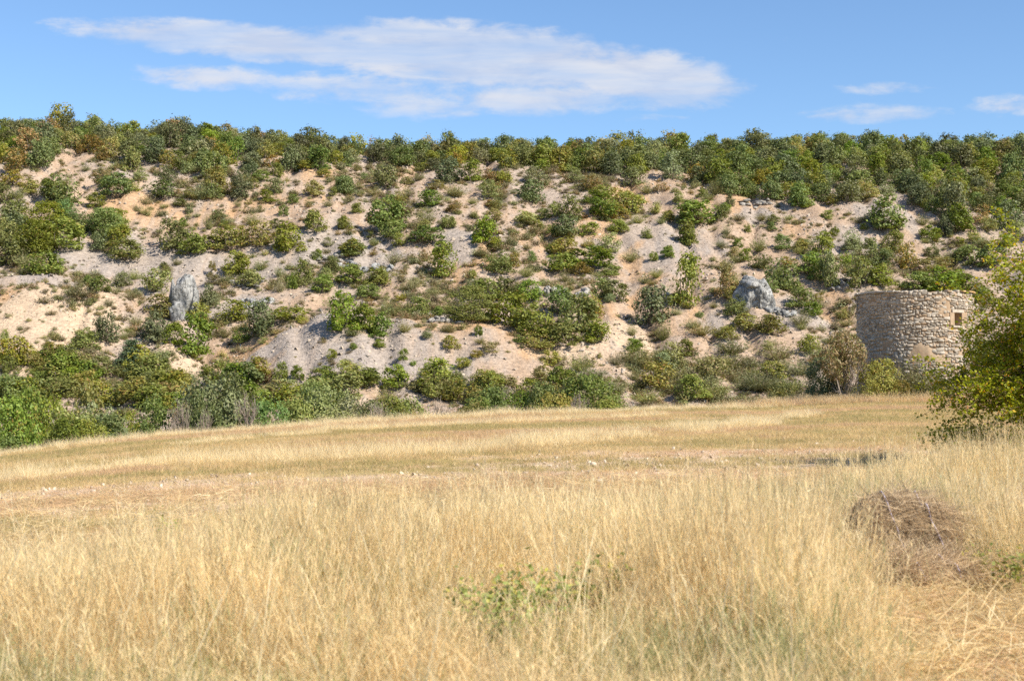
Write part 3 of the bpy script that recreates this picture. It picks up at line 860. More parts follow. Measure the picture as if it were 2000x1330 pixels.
for (x, y, px, py) in cand:
    # mostly hidden behind the crest: keep only the front two rows there
    zc = height(x * np.linspace(.75, .985, 40), y * np.linspace(.75, .985, 40))
    if ((zc - EYE) / (y * np.linspace(.75, .985, 40))).max() > (float(height(x, y)) + 2.4 - EYE) / y:
        continue
    u = wrng.random()
    lf = sstep(900, 300, px)
    rt = sstep(1200, 1700, px)
    pr = .05 + .15 * lf
    pd = .42 - .17 * lf - .1 * rt
    kd = 'rust' if u < pr * (1.2 if vnoise(px * .013, py * .02) > -.05 else .2) else 'dark' if u < pr + pd else 'yellow' if u < pr + pd + .16 else 'sage' if u < pr + pd + .22 else 'oak'
    w = wrng.uniform(1.9, 3.5); h = w * wrng.uniform(.66, 1.0) * (1.4 if wrng.random() < .07 and kd != 'rust' else 1.0)
    if kd in ('dark',):
        h *= 1.06
    plant(kd, x, y, w, h, px, py - h * 8, 'wood')

# ------------------------------------------------------------------ rocks
def rock_mesh(rng, size, facets=16, sub=5, rough=.05, sharp=.72, steps=0):
    import bmesh
    bm = bmesh.new()
    bmesh.ops.create_icosphere(bm, subdivisions=sub, radius=1)
    D = np.array([v.co[:] for v in bm.verts]); D = unit(D)
    F = np.array([[v.index for v in f.verts] for f in bm.faces])
    bm.free()
    nrm = unit(rng.normal(size=(facets, 3)))
    h = rng.uniform(sharp, 1.0, facets)
    dots = np.maximum(D @ nrm.T, 1e-3)
    r = np.minimum((h[None] / dots).min(1), 1.25)
    P = D * r[:, None]
    q = P * 2.2
    n = fbm(q[:, 0] + q[:, 2] * .7 + 5 * rng.random(), q[:, 1] - q[:, 2] * .5 + q[:, 0] * .3, 5)
    P = P * (1 + rough * n[:, None] * 2)
    if steps:
        z = P[:, 2]
        k = np.abs(((z * steps + .3 * n) % 1) - .5)
        P[:, :2] *= (1 - .07 * sstep(.32, .5, k))[:, None]
    P = P * np.asarray(size) * .5
    return P, F


def rock_material(name, a, b, stain):
    m, nt, out = material(name)
    P = nt.new('ShaderNodeNewGeometry').outputs['Position']
    n1 = nt.noise(P, 1.1, 6, .65, .5)
    n2 = nt.noise(nt.vscale(P, (2.5, 2.5, .5)), 1, 5, .65)
    col = nt.mix(nt.ramp(n1, .35, .65), a, b)
    col = nt.mix(nt.m('MULTIPLY', nt.ramp(n2, .52, .72), .55), col, stain)
    crack = nt.ramp(nt.m('ABSOLUTE', nt.m('SUBTRACT', nt.noise(nt.vscale(P, (1.6, 1.6, .7)), 1, 3, .6, 1.5), .5)), 0, .03, .7, 0)
    col = nt.mix(crack, col, stain)
    p = nt.new('ShaderNodeBsdfPrincipled'); nt.l.new(col, p.inputs['Base Color'])
    p.inputs['Roughness'].default_value = .9; p.inputs['Specular IOR Level'].default_value = .2
    bp = nt.new('ShaderNodeBump'); bp.inputs['Strength'].default_value = .9; bp.inputs['Distance'].default_value = .12
    nt.l.new(nt.m('ADD', nt.m('ADD', nt.noise(P, 3.5, 8, .7), nt.m('MULTIPLY', n2, .6)), nt.ramp(nt.m('ABSOLUTE', nt.m('SUBTRACT', nt.noise(nt.vscale(P, (1.6, 1.6, .7)), 1, 3, .6, 1.5), .5)), 0, .035, -.9, 0)), bp.inputs['Height']); nt.l.new(bp.outputs[0], p.inputs['Normal'])
    nt.l.new(p.outputs[0], out.inputs[0])
    return m


M['rock'] = rock_material('grey_limestone', (.25, .245, .235, 1), (.40, .39, .37, 1), (.15, .147, .14, 1))
M['pale_rock'] = rock_material('pale_limestone', (.29, .265, .235, 1), (.40, .365, .325, 1), (.19, .175, .16, 1))
rr = np.random.default_rng(9)
rx_, ry_ = ground_at(354, 622)
rs = ry_ / F_PX
rz0 = float(height(rx_, ry_ + 1.0))
root = empty('standing_rock', (rx_, ry_ + 1.0, rz0))
tag(root, 'tall pointed grey rock standing upright among the slope bushes', 'rock')
zb = float(EYE + ray(354, 640)[2] * ry_) - rz0
zt = float(EYE + ray(354, 525)[2] * (ry_ + 1)) - rz0
H = zt - zb
for nm, dx, dy, w, d, h, zc, tilt, seed in [('rock_body', .1, 0, 48 * rs, 44 * rs, H * 1.08, zb + H * .5, R(2), 4), ('rock_flake', -20 * rs, -.35, 15 * rs, 24 * rs, H * .62, zb + H * .52, R(2), 8), ('rock_foot', -2 * rs, -.9, 38 * rs, 34 * rs, H * .42, zb + H * .17, R(-6), 12), ('rock_shoulder', 16 * rs, .2, 26 * rs, 30 * rs, H * .62, zb + H * .42, R(4), 15)]:
    v, f = rock_mesh(np.random.default_rng(seed), (w, d, h), 13, 5, .085, .60)
    o = mesh_obj(nm, v, f, M['rock'], root, smooth=False)
    o.location = (dx, dy, zc); o.rotation_euler = (R(4), tilt, .3)
a, b = ground_at(1470, 622)
root = empty('blocky_outcrop', (a, b + .8, float(height(a, b + .8))))
tag(root, 'broad blocky grey rock face in the slope left of the tower', 'rock')
for nm, px, py, w, h, dp, seed in [('rock_block', 1458, 588, 44, 84, 60, 21), ('rock_block', 1488, 584, 38, 82, 60, 22), ('rock_block', 1474, 600, 44, 64, 50, 23), ('rock_block', 1442, 608, 34, 36, 50, 24), ('rock_block', 1498, 616, 36, 34, 50, 25), ('rock_block', 1470, 562, 46, 36, 60, 26)]:
    p = at(px, py, b + 1.7)
    v, f = rock_mesh(np.random.default_rng(seed), (w * b / F_PX * 1.1, dp * b / F_PX, h * b / F_PX), 13, 5, .10, .62)
    o = mesh_obj(nm, v, f, M['rock'], root)
    o.location = Vector(p) - root.location; o.rotation_euler = (R(-20), R(rr.uniform(-6, 6)), 0)


def ledge(px, py, w, h, label, mat='pale_rock', layers=3, seed=0):
    a, b = ground_at(px, py + h / 2)
    root = empty('rock_ledge', (a, b + .5, float(height(a, b + .5))))
    tag(root, label, 'rock', 'layered rock ledges showing through the scree')
    rg = np.random.default_rng(seed)
    k = b / F_PX
    nb = max(5, int(w / 9))
    for i in range(nb):
        u = (i + .5) / nb - .5 + rg.normal() * .03
        for lay in range(2):
            ww, hh = w * k / nb * rg.uniform(.8, 1.7), h * k * rg.uniform(.3, .6)
            v, f = rock_mesh(rg, (1, 1, 1), 14, 3, .08, .62)
            o = mesh_obj('rock_block', v * [ww * 1.2, 1.1, hh * 1.25], f, M[mat], root)
            x_, y_ = a + u * w * k, b + .5 + .55 * lay + rg.normal() * .15
            zz = float(height(x_, y_)) - root.location.z
            o.location = (u * w * k, y_ - b - .5, zz + hh * .02 + .05 * lay); o.rotation_euler = (R(rg.uniform(-8, 8)), R(rg.uniform(-7, 7)), R(rg.uniform(-25, 25)))


for i, (px, py, w, h, lab) in enumerate([(1100, 563, 100, 34, 'long pale layered ledge above the right end of the big green thicket'), (715, 525, 110, 20, 'thin grey ledge among bushes right of the grey scree streak'), (500, 592, 70, 22, 'low grey ledge right of the tall pointed rock'),
                                         (1535, 612, 46, 22, 'small grey ledge just right of the blocky rock face'), (640, 508, 60, 14, 'very thin grey ledge in the middle of the scree'), (870, 622, 60, 18, 'low grey ledge at the left end of the big green thicket'), (1640, 560, 40, 16, 'small pale ledge on the slope above the tower'), (480, 560, 60, 16, 'narrow grey ledge up and right of the tall pointed rock'), (1480, 402, 60, 14, 'pale ledge under the ridge wood on the right')]):
    ledge(px, py, w, h, lab, 'rock' if i in (1, 2, 3) else 'pale_rock', 3, 40 + i)

# ------------------------------------------------------------------ the round stone tower
TD = 80.0
TX, TY = (1787.5 - CX) / F_PX * TD, TD
TZ = float(height(TX, TY)) - .25
TR, TTOP = 3.17, 6.93 - TZ
tower = empty('stone_tower', (TX, TY, TZ))
tag(tower, 'roofless round rubble stone tower at the right end of the field', 'tower')
TH0 = math.atan2(-TY, -TX)                      # the side that faces the road


def stone_material(name, obj_random):
    m, nt, out = material(name)
    r = nt.new('ShaderNodeObjectInfo').outputs['Random'] if obj_random else nt.attr('rnd').outputs['Fac']
    P = nt.new('ShaderNodeNewGeometry').outputs['Position']
    n = nt.noise(P, 5, 5, .65)
    big = nt.noise(P, .55, 3, .55)
    c = nt.mix(r, (.23, .195, .155, 1), (.50, .44, .365, 1))
    c = nt.mix(nt.ramp(nt.m('FRACT', nt.m('MULTIPLY', r, 6.1)), .72, .9), c, (.42, .31, .215, 1))
    c = nt.mix(nt.ramp(big, .45, .65, 0, .55), c, (.55, .46, .36, 1))
    c = nt.mix(nt.m('MULTIPLY', nt.ramp(n, .52, .75), .6), c, (.20, .175, .15, 1))
    p = nt.new('ShaderNodeBsdfPrincipled'); nt.l.new(c, p.inputs['Base Color'])
    p.inputs['Roughness'].default_value = .9; p.inputs['Specular IOR Level'].default_value = .15
    bp = nt.new('ShaderNodeBump'); bp.inputs['Strength'].default_value = .6; bp.inputs['Distance'].default_value = .03
    nt.l.new(nt.noise(P, 16, 5, .7), bp.inputs['Height']); nt.l.new(bp.outputs[0], p.inputs['Normal'])
    nt.l.new(p.outputs[0], out.inputs[0])
    return m


M['stone'] = stone_material('tower_stone', True)
M['rubble'] = stone_material('tower_rubble', False)
M['mortar'] = plain_mat('old_lime_mortar', (.30, .21, .135, 1), (.44, .33, .225, 1), 1.6, .95, .8)
M['plaster'] = plain_mat('pale_plaster', (.36, .31, .25, 1), (.50, .44, .36, 1), 6, .95, .4)
M['tile'] = plain_mat('weathered_tile', (.48, .27, .11, 1), (.52, .38, .20, 1), 4, .9, .3)
M['capstone'] = plain_mat('grey_capstone', (.36, .32, .27, 1), (.50, .45, .39, 1), 4, .9, .5)
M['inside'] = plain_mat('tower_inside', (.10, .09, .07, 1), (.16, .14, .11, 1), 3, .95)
WIN = (R(46), TTOP - 1.52, .27, .35)            # angle, centre height, half width, half height
PL = [(R(5), 2.75, .60, .62, 1), (R(-16), 1.9, .5, .5, .7), (R(-58), 2.2, .7, .9, .8), (R(26), 2.4, .5, .35, .7), (R(-48), TTOP - .35, .5, .2, .8), (R(30), TTOP - 1.0, .45, .5, .6), (R(-70), 1.2, .8, .7, .7), (R(-30), 3.2, .4, .3, .5), (R(58), 2.8, .5, .6, .6)]


def plaster(th, z):
    th, z = np.asarray(th, float), np.asarray(z, float)
    r = np.zeros(np.broadcast(th, z).shape)
    wv = 1.3 * fbm(th * 6 + 3, z * 2.0, 4)
    for (a, zc, ra, rzz, st) in PL:
        d = ((th - a) * TR / ra) ** 2 + ((z - zc) / rzz) ** 2
        r = np.maximum(r, st * (1 - sstep(.5, 1.1, d + wv)))
    return r


def tower_pt(th, r, z):
    return np.stack([r * np.cos(TH0 + th), r * np.sin(TH0 + th), z], -1)


nt_, nz_ = 220, 70
TH = np.linspace(-math.pi, math.pi, nt_ + 1)[:-1]
wth = WIN[2] / TR
# snap grid lines to the window
for e in (WIN[0] - wth, WIN[0] + wth):
    TH[np.argmin(np.abs(TH - e))] = e
ZZ = np.linspace(0, TTOP - .06, nz_)
for e in (WIN[1] - WIN[3], WIN[1] + WIN[3]):
    ZZ[np.argmin(np.abs(ZZ - e))] = e
A, B = np.meshgrid(TH, ZZ)
topn = .05 * vnoise(A * 12, A * 0 + 3) * sstep(TTOP - .5, TTOP, B)
Rr = TR - .055 + .035 * fbm(A * 7, B * 2.2, 4) + .058 * plaster(A, B) + .02 * fbm(A * 22, B * 7, 2)
V = tower_pt(A.ravel(), Rr.ravel(), (B + topn).ravel())
ii = np.arange(nt_ * nz_).reshape(nz_, nt_)
F4 = []
for j in range(nz_ - 1):
    for i in range(nt_):
        i2 = (i + 1) % nt_
        am = (TH[i] + (TH[i2] if i2 else math.pi)) / 2
        zm = (ZZ[j] + ZZ[j + 1]) / 2
        if abs(am - WIN[0]) < wth and abs(zm - WIN[1]) < WIN[3]:
            continue
        F4.append((ii[j, i], ii[j, i2], ii[j + 1, i2], ii[j + 1, i]))
mesh_obj('wall', V, np.array(F4), M['mortar'], tower, smooth=True)
g = Geo()
n = 72
a = np.linspace(0, 2 * math.pi, n, endpoint=False)
inn = tower_pt(a, TR - .62, 0 * a)
rings = np.concatenate([inn + [0, 0, .02], inn + [0, 0, TTOP - .08], tower_pt(a, TR - .05, 0 * a + TTOP - .08)])
f = [(k * n + i, k * n + (i + 1) % n, (k + 1) * n + (i + 1) % n, (k + 1) * n + i) for k in (0, 1) for i in range(n)]
cut = [q for q in f if not (q[0] < n and abs((a[q[0]] + math.pi / n) - WIN[0]) < .12)]
g.add(rings, np.array(cut))
shade_disc = np.concatenate([tower_pt(a, TR - .6, 0 * a + TTOP - .55), [[0, 0, TTOP - .5]]])  # unseen disc added below the rim to keep the tower inside dark
g.add(shade_disc, np.array([(i, (i + 1) % n, n) for i in range(n)]))
g.obj('inner_wall_and_shade_disc', [M['inside']], tower)
# window: deep reveal, lintel, sill and pale surround
g = Geo()
qs = []
for (ta, za) in ((-1, -1), (1, -1), (1, 1), (-1, 1)):
    qs.append((WIN[0] + ta * wth, WIN[1] + za * WIN[3]))
outer = np.array([tower_pt(np.array(t), TR - .03, z) for t, z in qs])
innr = np.array([tower_pt(np.array(t), TR - .66, z) for t, z in qs])
g.add(np.concatenate([outer, innr]), np.array([(k, (k + 1) % 4, 4 + (k + 1) % 4, 4 + k) for k in range(4)]))
win = g.obj('window_opening', [M['mortar']], tower)


def tower_box(name, th, z, hw, hh, r0, r1, mat, parent, jit=.01):
    v = []
    for r in (r0, r1):
        for t in (-1, 0, 1):
            for zz in (-1, 1):
                v.append(tower_pt(np.array(th + t * hw / TR), r, z + zz * hh) + NR.normal(size=3) * jit)
    f = []
    for t in (0, 1):
        k = 2 * t
        f += [(6 + k, 6 + k + 1, 6 + k + 3, 6 + k + 2), (k, k + 2, k + 3, k + 1), (k + 1, k + 3, 6 + k + 3, 6 + k + 1), (k, 6 + k, 6 + k + 2, k + 2)]
    f += [(0, 1, 7, 6), (4, 10, 11, 5)]
    return mesh_obj(name, np.array(v), f, mat, parent)


tower_box('lintel', WIN[0], WIN[1] + WIN[3] + .09, .42, .085, TR - .3, TR + .035, M['plaster'], win)
tower_box('sill', WIN[0], WIN[1] - WIN[3] - .06, .40, .055, TR - .3, TR + .05, M['plaster'], win)
for sg in (-1, 1):
    tower_box('jamb', WIN[0] + sg * (wth + .16 / TR), WIN[1], .155, WIN[3] - .004, TR - .3, TR + .012, M['mortar'], win)

# rubble stones
srng = np.random.default_rng(31)


def stone_proto(rng):
    X = np.array([-.5, -.27, .27, .5]); v, f = [], []
    for j, z in enumerate(X):
        for i, x in enumerate(X):
            e = (abs(x) > .4) + (abs(z) > .4)
            k = rng.uniform(.66, .9) if e == 2 else 1
            v.append((x * k + rng.normal() * .065, (1.0 if e == 0 else .62 if e == 1 else .4) + rng.normal() * .10, z * k + rng.normal() * .075))
    ring = [0, 1, 2, 3, 7, 11, 15, 14, 13, 12, 8, 4]
    for k in ring:
        v.append((v[k][0] * 1.02, -.6, v[k][2] * 1.02))
    for j in range(3):
        for i in range(3):
            a = j * 4 + i
            f.append((a, a + 4, a + 5, a + 1))
    for k in range(12):
        k2 = (k + 1) % 12
        f.append((ring[k], ring[k2], 16 + k2, 16 + k))
    return np.array(v), np.array(f)


STONE_SHAPES = [stone_proto(srng) for _ in range(12)]
SPM = []
for v, f in STONE_SHAPES:
    me = bpy.data.meshes.new('stone')
    fill_mesh(me, v, f); me.materials.append(M['stone'])
    SPM.append(me)
stones = []
z = .05
while z < TTOP - .12:
    hrow = srng.uniform(.085, .20)
    if z + hrow > TTOP - .1:
        hrow = TTOP - .06 - z
    th = -math.pi + srng.random() * .1
    while th < math.pi:
        w = hrow * srng.choice([srng.uniform(.7, 1.5), srng.uniform(1.2, 2.6)])
        tc, zc = th + w / 2 / TR, z + hrow / 2 + srng.normal() * .035
        th += w / TR
        if abs(tc - WIN[0]) < wth + (w / 2 + .30) / TR and abs(zc - WIN[1]) < WIN[3] + hrow / 2 + .12:
            continue
        p = float(plaster(tc, zc))
        if p > .45 and srng.random() < .72:
            continue
        if srng.random() < .22 and w > .28:          # two small stones instead of one
            for q in (-1, 1):
                stones.append((tc, zc + q * hrow * .24, w * .96, hrow * .5))
        elif srng.random() < .2 and w > .3:
            for q in (-1, 1):
                stones.append((tc + q * w * .25 / TR, zc, w * .5, hrow * srng.uniform(.85, 1.1)))
        else:
            stones.append((tc, zc, w, hrow * srng.uniform(.88, 1.12)))
    z += hrow
vis = lambda s: (s[2] * s[3] * max(0, math.cos(s[0])) if abs(s[0]) < R(80) and s[1] > 1.6 else 0)
stones.sort(key=vis, reverse=True)
g = Geo()
for k, (tc, zc, w, h) in enumerate(stones):
    dep = srng.uniform(.045, .105)
    ang = TH0 + tc
    rot = Matrix.Rotation(ang - math.pi / 2, 4, 'Z') @ Matrix.Rotation(srng.normal() * .17, 4, 'Y')
    loc = tower_pt(np.array(tc), TR - .065, zc)
    mtx = Matrix.Translation(loc) @ rot @ Matrix.Diagonal((w * srng.uniform(.78, .98), dep, h * srng.uniform(.72, 1.02), 1))
    pi = int(srng.integers(12))
    if k < 298:
        o = bpy.data.objects.new('stone', SPM[pi]); COL.objects.link(o)
        o.parent = tower; o.matrix_local = mtx
    else:
        v = np.c_[STONE_SHAPES[pi][0], np.ones(len(STONE_SHAPES[pi][0]))] @ np.array(mtx).T
        g.add(v[:, :3], STONE_SHAPES[pi][1], srng.random())
rub = g.obj('rubble', [M['rubble']], tower)
rub['kind'] = 'stuff'
# broken top course
g = Geo()
for k in range(150):
    tc = srng.uniform(-math.pi, math.pi)
    if fbm(np.array(tc * 3), np.array(1.5), 2) < -.12:
        continue
    pi = int(srng.integers(12)); w, h = srng.uniform(.14, .34), srng.uniform(.05, .15)
    mtx = Matrix.Translation(tower_pt(np.array(tc), TR - srng.uniform(.06, .42), TTOP - .07 + h * .4)) @ Matrix.Rotation(TH0 + tc - math.pi / 2 + srng.normal() * .3, 4, 'Z') @ Matrix.Rotation(srng.normal() * .15, 4, 'Y') @ Matrix.Diagonal((w, .14, h, 1))
    v = np.c_[STONE_SHAPES[pi][0], np.ones(len(STONE_SHAPES[pi][0]))] @ np.array(mtx).T
    g.add(v[:, :3], STONE_SHAPES[pi][1], srng.random())
tc_ = g.obj('broken_course', [M['rubble']], tower)
tc_['kind'] = 'stuff'
# what is left of the coping
for sgn, a0, a1, mat in ((-1, 20, 108, 'capstone'), (1, 50, 108, 'tile')):
    t = a0
    while t < a1:
        w = srng.uniform(6, 11)
        v = []
        th_, r1 = R(sgn * (t + w / 2)), TR + srng.uniform(.09, .17)
        tower_box('coping_tile' if mat == 'tile' else 'coping_stone', th_, TTOP + srng.uniform(-.01, .02), R(w) * TR * .48, .035 if mat == 'tile' else .045, TR - .35, r1, M[mat], tower, .012)
        t += w

# ------------------------------------------------------------------ bushes at the foot of the tower
for (px, top, bot, w, D, kd, lab, big) in [
        (1603, 690, 790, 78, 78, 'dark', 'dark green bush left of the dry twiggy bush by the tower', True),
        (1640, 715, 790, 50, 77.5, 'dark', 'low dark bush behind the dry twiggy bush by the tower', True),
        (1712, 694, 782, 84, 75.5, 'yellow', 'light green bush at the left foot of the stone tower', True),
        (1795, 682, 788, 118, 75.8, 'broom', 'tall olive bush in front of the middle of the stone tower', True),
        (1752, 738, 790, 66, 75.2, 'rust', 'low brown bush between the light green bush and the tall olive one', True),
        (1840, 722, 790, 70, 75.0, 'broom', 'low olive bush at the tower foot beside the big rose bush', True),
        (1560, 748, 800, 60, 82, 'broom', 'low olive bush just outside the field left of the tower bushes', True),
        (1900, 650, 790, 110, 86, 'oak', 'green oak right of the tower behind the big rose bush', True)]:
    s = (px - CX) / F_PX
    X = s * D
    zg = float(height(X, D)); zt = at(px, top, D)[2]
    plant(kd, X, D, w * D / F_PX, max(zt - zg, .8), px, (top + bot) / 2, 'tower', label=lab, big=big)

M['dryleaf'] = leaf_mat('dry_brown_leaf', (.22, .14, .06, 1), (.40, .27, .13, 1), (.20, .20, .06, 1), .22, .3, .1)
brng = np.random.default_rng(5)
X, D = (1645 - CX) / F_PX * 76.2, 76.2
zg = float(height(X, D)); hh = at(1645, 640, D)[2] - zg
root = empty('dry_bush', (X, D, zg - .05), .4, (3.0, 2.6, hh))
tag(root, 'dry brown bush with pale bare branches left of the stone tower', 'bush')
o = bpy.data.objects.new('branches', bare_geo(brng, 9, .55, 4, .013).mesh('branches', [M['twig']])); COL.objects.link(o); o.parent = root
o.scale = (1, 1, .95)
g = Geo()
n = 6500
q = unit(brng.normal(size=(n, 3))) * brng.random((n, 1)) ** .45
P = q * [.46, .46, .36] + [0, 0, .62]
P = P[(fbm(P[:, 0] * 5 + P[:, 2] * 3, P[:, 1] * 5 + P[:, 2] * 2, 3) > -.12)]
leaves(g, P, brng.normal(size=P.shape), .05, .024, brng)
o = g.obj('foliage', [M['dryleaf']], root)

# ------------------------------------------------------------------ the big rose bush at the right edge
def rose_bush():
    rng = np.random.default_rng(62)
    D = 25.0
    X0 = (2064 - CX) / F_PX * D
    zg = float(height(X0, D))
    root = empty('rose_bush', (X0, D, zg))
    tag(root, 'big wild rose bush with arching stems and orange hips at the right edge', 'bush')
    stems, foliage, hips, trunk = Geo(), Geo(), Geo(), Geo()
    HP = []
    for i in range(7):
        a = rng.random() * 6.283
        p0 = np.array([.16 * math.cos(a), .12 * math.sin(a), -.1])
        tube(trunk, [p0, p0 * 1.2 + [0, 0, .4], p0 * 2.0 + [rng.normal() * .1, 0, 1.0]], [.05, .042, .03], 6)

    def leafy(pts, n, dens, spread):
        pts = np.asarray(pts)
        t = rng.random(n) * (len(pts) - 1)
        i = np.minimum(t.astype(int), len(pts) - 2)
        f = (t - i)[:, None]
        P = pts[i] * (1 - f) + pts[i + 1] * f + rng.normal(size=(n, 3)) * spread
        k = P[:, 2] > .06
        P = P[k]
        N = rng.normal(size=P.shape) * .6 + [.1, -.15, .75]
        leaves(foliage, P, N, .066, .042, rng)

    for i in range(88):
        a = rng.uniform(0, 6.283)
        out = rng.uniform(.25, 1) ** .8
        hgt = rng.uniform(2.3, 4.6) * (1 - .44 * out ** 2)
        reach = out * 2.1
        if math.cos(a) < -.3:
            reach *= .92
        end = np.array([math.cos(a) * reach, math.sin(a) * reach, hgt * rng.uniform(.45, 1.0) if out > .7 else hgt])
        t = np.linspace(0, 1, 9)[:, None]
        mid = np.array([end[0] * .35, end[1] * .35, max(hgt, end[2]) * rng.uniform(.75, 1.05)])
        p0 = np.array([math.cos(a) * .12, math.sin(a) * .12, .05])
        pts = (1 - t) ** 2 * p0 + 2 * t * (1 - t) * mid + t ** 2 * end + rng.normal(size=(9, 3)) * .035
        tube(stems, pts, np.linspace(.017, .004, 9), 4, r=rng.random())
        leafy(pts[1:], 74, 1, .08)
        for k in range(9):
            q = pts[rng.integers(3, 9)]
            d = unit(rng.normal(size=3) * [1, 1, .6] + [math.cos(a) * .7, math.sin(a) * .7, .1])
            L = rng.uniform(.35, .85)
            tt = np.linspace(0, 1, 5)[:, None]
            tw = q + d * L * tt + np.array([0, 0, -.28]) * L * tt ** 2
            tube(stems, tw, np.linspace(.006, .002, 5), 3, r=rng.random())
            leafy(tw, int(56 * L / .6), 1, .05)
            if rng.random() < .5:
                HP.append(tw[-1]); HP.append(tw[3] + rng.normal(size=3) * .05)
    # low drooping sprays towards the field
    for i in range(84):
        a = rng.uniform(math.pi * .72, math.pi * 1.5)
        r0 = rng.uniform(.75, 1.7)
        p0 = np.array([math.cos(a) * r0, math.sin(a) * r0, rng.uniform(.25, 1.75 - .35 * (r0 - .75))])
        L = rng.uniform(.5, 1.0)
        tt = np.linspace(0, 1, 6)[:, None]
        d = np.array([math.cos(a), math.sin(a), rng.uniform(-.1, .35)])
        tw = p0 + d * L * tt + np.array([0, 0, -.42]) * L * tt ** 2
        tube(stems, tw, np.linspace(.007, .003, 6), 3, r=rng.random())
        leafy(tw, 66, 1, .06)
        if rng.random() < .6:
            HP.append(tw[-2])
    oct_v = np.array([[1, 0, 0], [-1, 0, 0], [0, 1, 0], [0, -1, 0], [0, 0, 1.3], [0, 0, -1.3]]) * .010
    oct_f = np.array([(0, 2, 4), (2, 1, 4), (1, 3, 4), (3, 0, 4), (2, 0, 5), (1, 2, 5), (3, 1, 5), (0, 3, 5)])
    for p in HP:
        for _ in range(3):
            hips.add(oct_v + p + rng.normal(size=3) * .035, oct_f, rng.random())
    trunk.obj('trunk', [M['bark']], root)
    stems.obj('stems', [M['stem']], root)
    fo = foliage.obj('foliage', [M['rose']], root)
    h = hips.obj('rose_hips', [M['hip']], root)
    h['kind'] = 'stuff'
    # one long pale cane in front
    g = Geo()
    tube(g, [(-.55, -1.55, .1), (-.52, -1.6, .9), (-.62, -1.62, 1.7), (-.95, -1.6, 2.25)], [.013, .012, .01, .006], 5)
    g.obj('pale_cane', [M['twig']], root)


rose_bush()

# ------------------------------------------------------------------ scattering for what nobody could count
def scatter(name, protos, P, rot, scl, idx, label=None):
    """one object: a cloud of points that carries the pieces, turned and scaled by its own attributes"""
    src = bpy.data.collections.new(name + '_pieces')
    for i, me in enumerate(protos):
        o = bpy.data.objects.new('%s_piece_%02d' % (name, i), me)
        src.objects.link(o)
    me = bpy.data.meshes.new(name)
    n = len(P)
    me.vertices.add(n); me.vertices.foreach_set('co', np.asarray(P, np.float32).ravel())
    for an, v in (('rot', rot), ('scl', scl)):
        a = me.attributes.new(an, 'FLOAT_VECTOR', 'POINT'); a.data.foreach_set('vector', np.asarray(v, np.float32).ravel())
    a = me.attributes.new('idx', 'INT', 'POINT'); a.data.foreach_set('value', np.asarray(idx, np.int32))
    o = bpy.data.objects.new(name, me); COL.objects.link(o)
    ng = bpy.data.node_groups.new(name, 'GeometryNodeTree')
    ng.interface.new_socket('Geometry', in_out='INPUT', socket_type='NodeSocketGeometry')
    ng.interface.new_socket('Geometry', in_out='OUTPUT', socket_type='NodeSocketGeometry')
    N, L = ng.nodes, ng.links
    gi, go = N.new('NodeGroupInput'), N.new('NodeGroupOutput')
    ci = N.new('GeometryNodeCollectionInfo')
    ci.inputs['Collection'].default_value = src
    ci.inputs['Separate Children'].default_value = True
    ci.inputs['Reset Children'].default_value = True
    ip = N.new('GeometryNodeInstanceOnPoints')
    ip.inputs['Pick Instance'].default_value = True
    L.new(gi.outputs[0], ip.inputs['Points']); L.new(ci.outputs[0], ip.inputs['Instance'])
    for an, sock, dt in (('rot', 'Rotation', 'FLOAT_VECTOR'), ('scl', 'Scale', 'FLOAT_VECTOR'), ('idx', 'Instance Index', 'INT')):
        na = N.new('GeometryNodeInputNamedAttribute'); na.data_type = dt
        na.inputs['Name'].default_value = an
        out = [q for q in na.outputs if q.enabled and q.name == 'Attribute'][0]
        L.new(out, ip.inputs[sock])
    L.new(ip.outputs[0], go.inputs[0])
    md = o.modifiers.new('scatter', 'NODES'); md.node_group = ng
    o['kind'] = 'stuff'
    if label:
        o['label'] = label
    return o


def scat_uniform(rng, n, tilt=.1):
    return np.stack([rng.normal(size=n) * tilt, rng.normal(size=n) * tilt, rng.random(n) * 6.283], 1)


hr = np.random.default_rng(50)
# low tufts and dwarf bushes over the slope
M['tuft'] = leaf_mat('slope_tuft', (.15, .15, .055, 1), (.28, .26, .105, 1), (.27, .19, .09, 1), .25, .2, .4)
TP = []
for k in range(5):
    g = Geo()
    n = 70
    a = hr.random(n) * 6.283; t = hr.uniform(0, 1.25, n)
    strips(g, np.stack([np.cos(a) * .1, np.sin(a) * .1, 0 * a], 1), np.stack([np.cos(a) * np.sin(t), np.sin(a) * np.sin(t), np.cos(t)], 1), hr.uniform(.25, .62, n), .03, hr, 2, .2)
    d = unit(hr.normal(size=(140, 3))) * hr.random((140, 1)) ** .5
    d[:, 2] = np.abs(d[:, 2])
    leaves(g, d * [.48, .48, .5] + [0, 0, .03], d + hr.normal(size=(140, 3)) * .5 + [0, 0, .4], .11, .06, hr)
    TP.append(g.mesh('tuft', [M['tuft'] if k < 4 else M['dryleaf']]))
n = 108000
px = hr.uniform(-20, 2020, n); Y = hr.uniform(99, 178, n)
X = (px - CX) / F_PX * Y
den = .8 * fbm(X * .12, Y * .10, 3) + .75 * fbm(X * .5, Y * .42, 3)
g_, o_ = patch('grey', X, Y), patch('orange', X, Y)
keep = hr.random(n) < sstep(-.30, .55, den) * (1 - .93 * np.clip(g_ * 1.2, 0, 1)) * (1 - .5 * o_) * .72
X, Y = X[keep], Y[keep]
n = len(X)
sz = (.17 + 1.15 * hr.random(n) ** 5) * (.75 + .5 * sstep(0, .5, den[keep]))
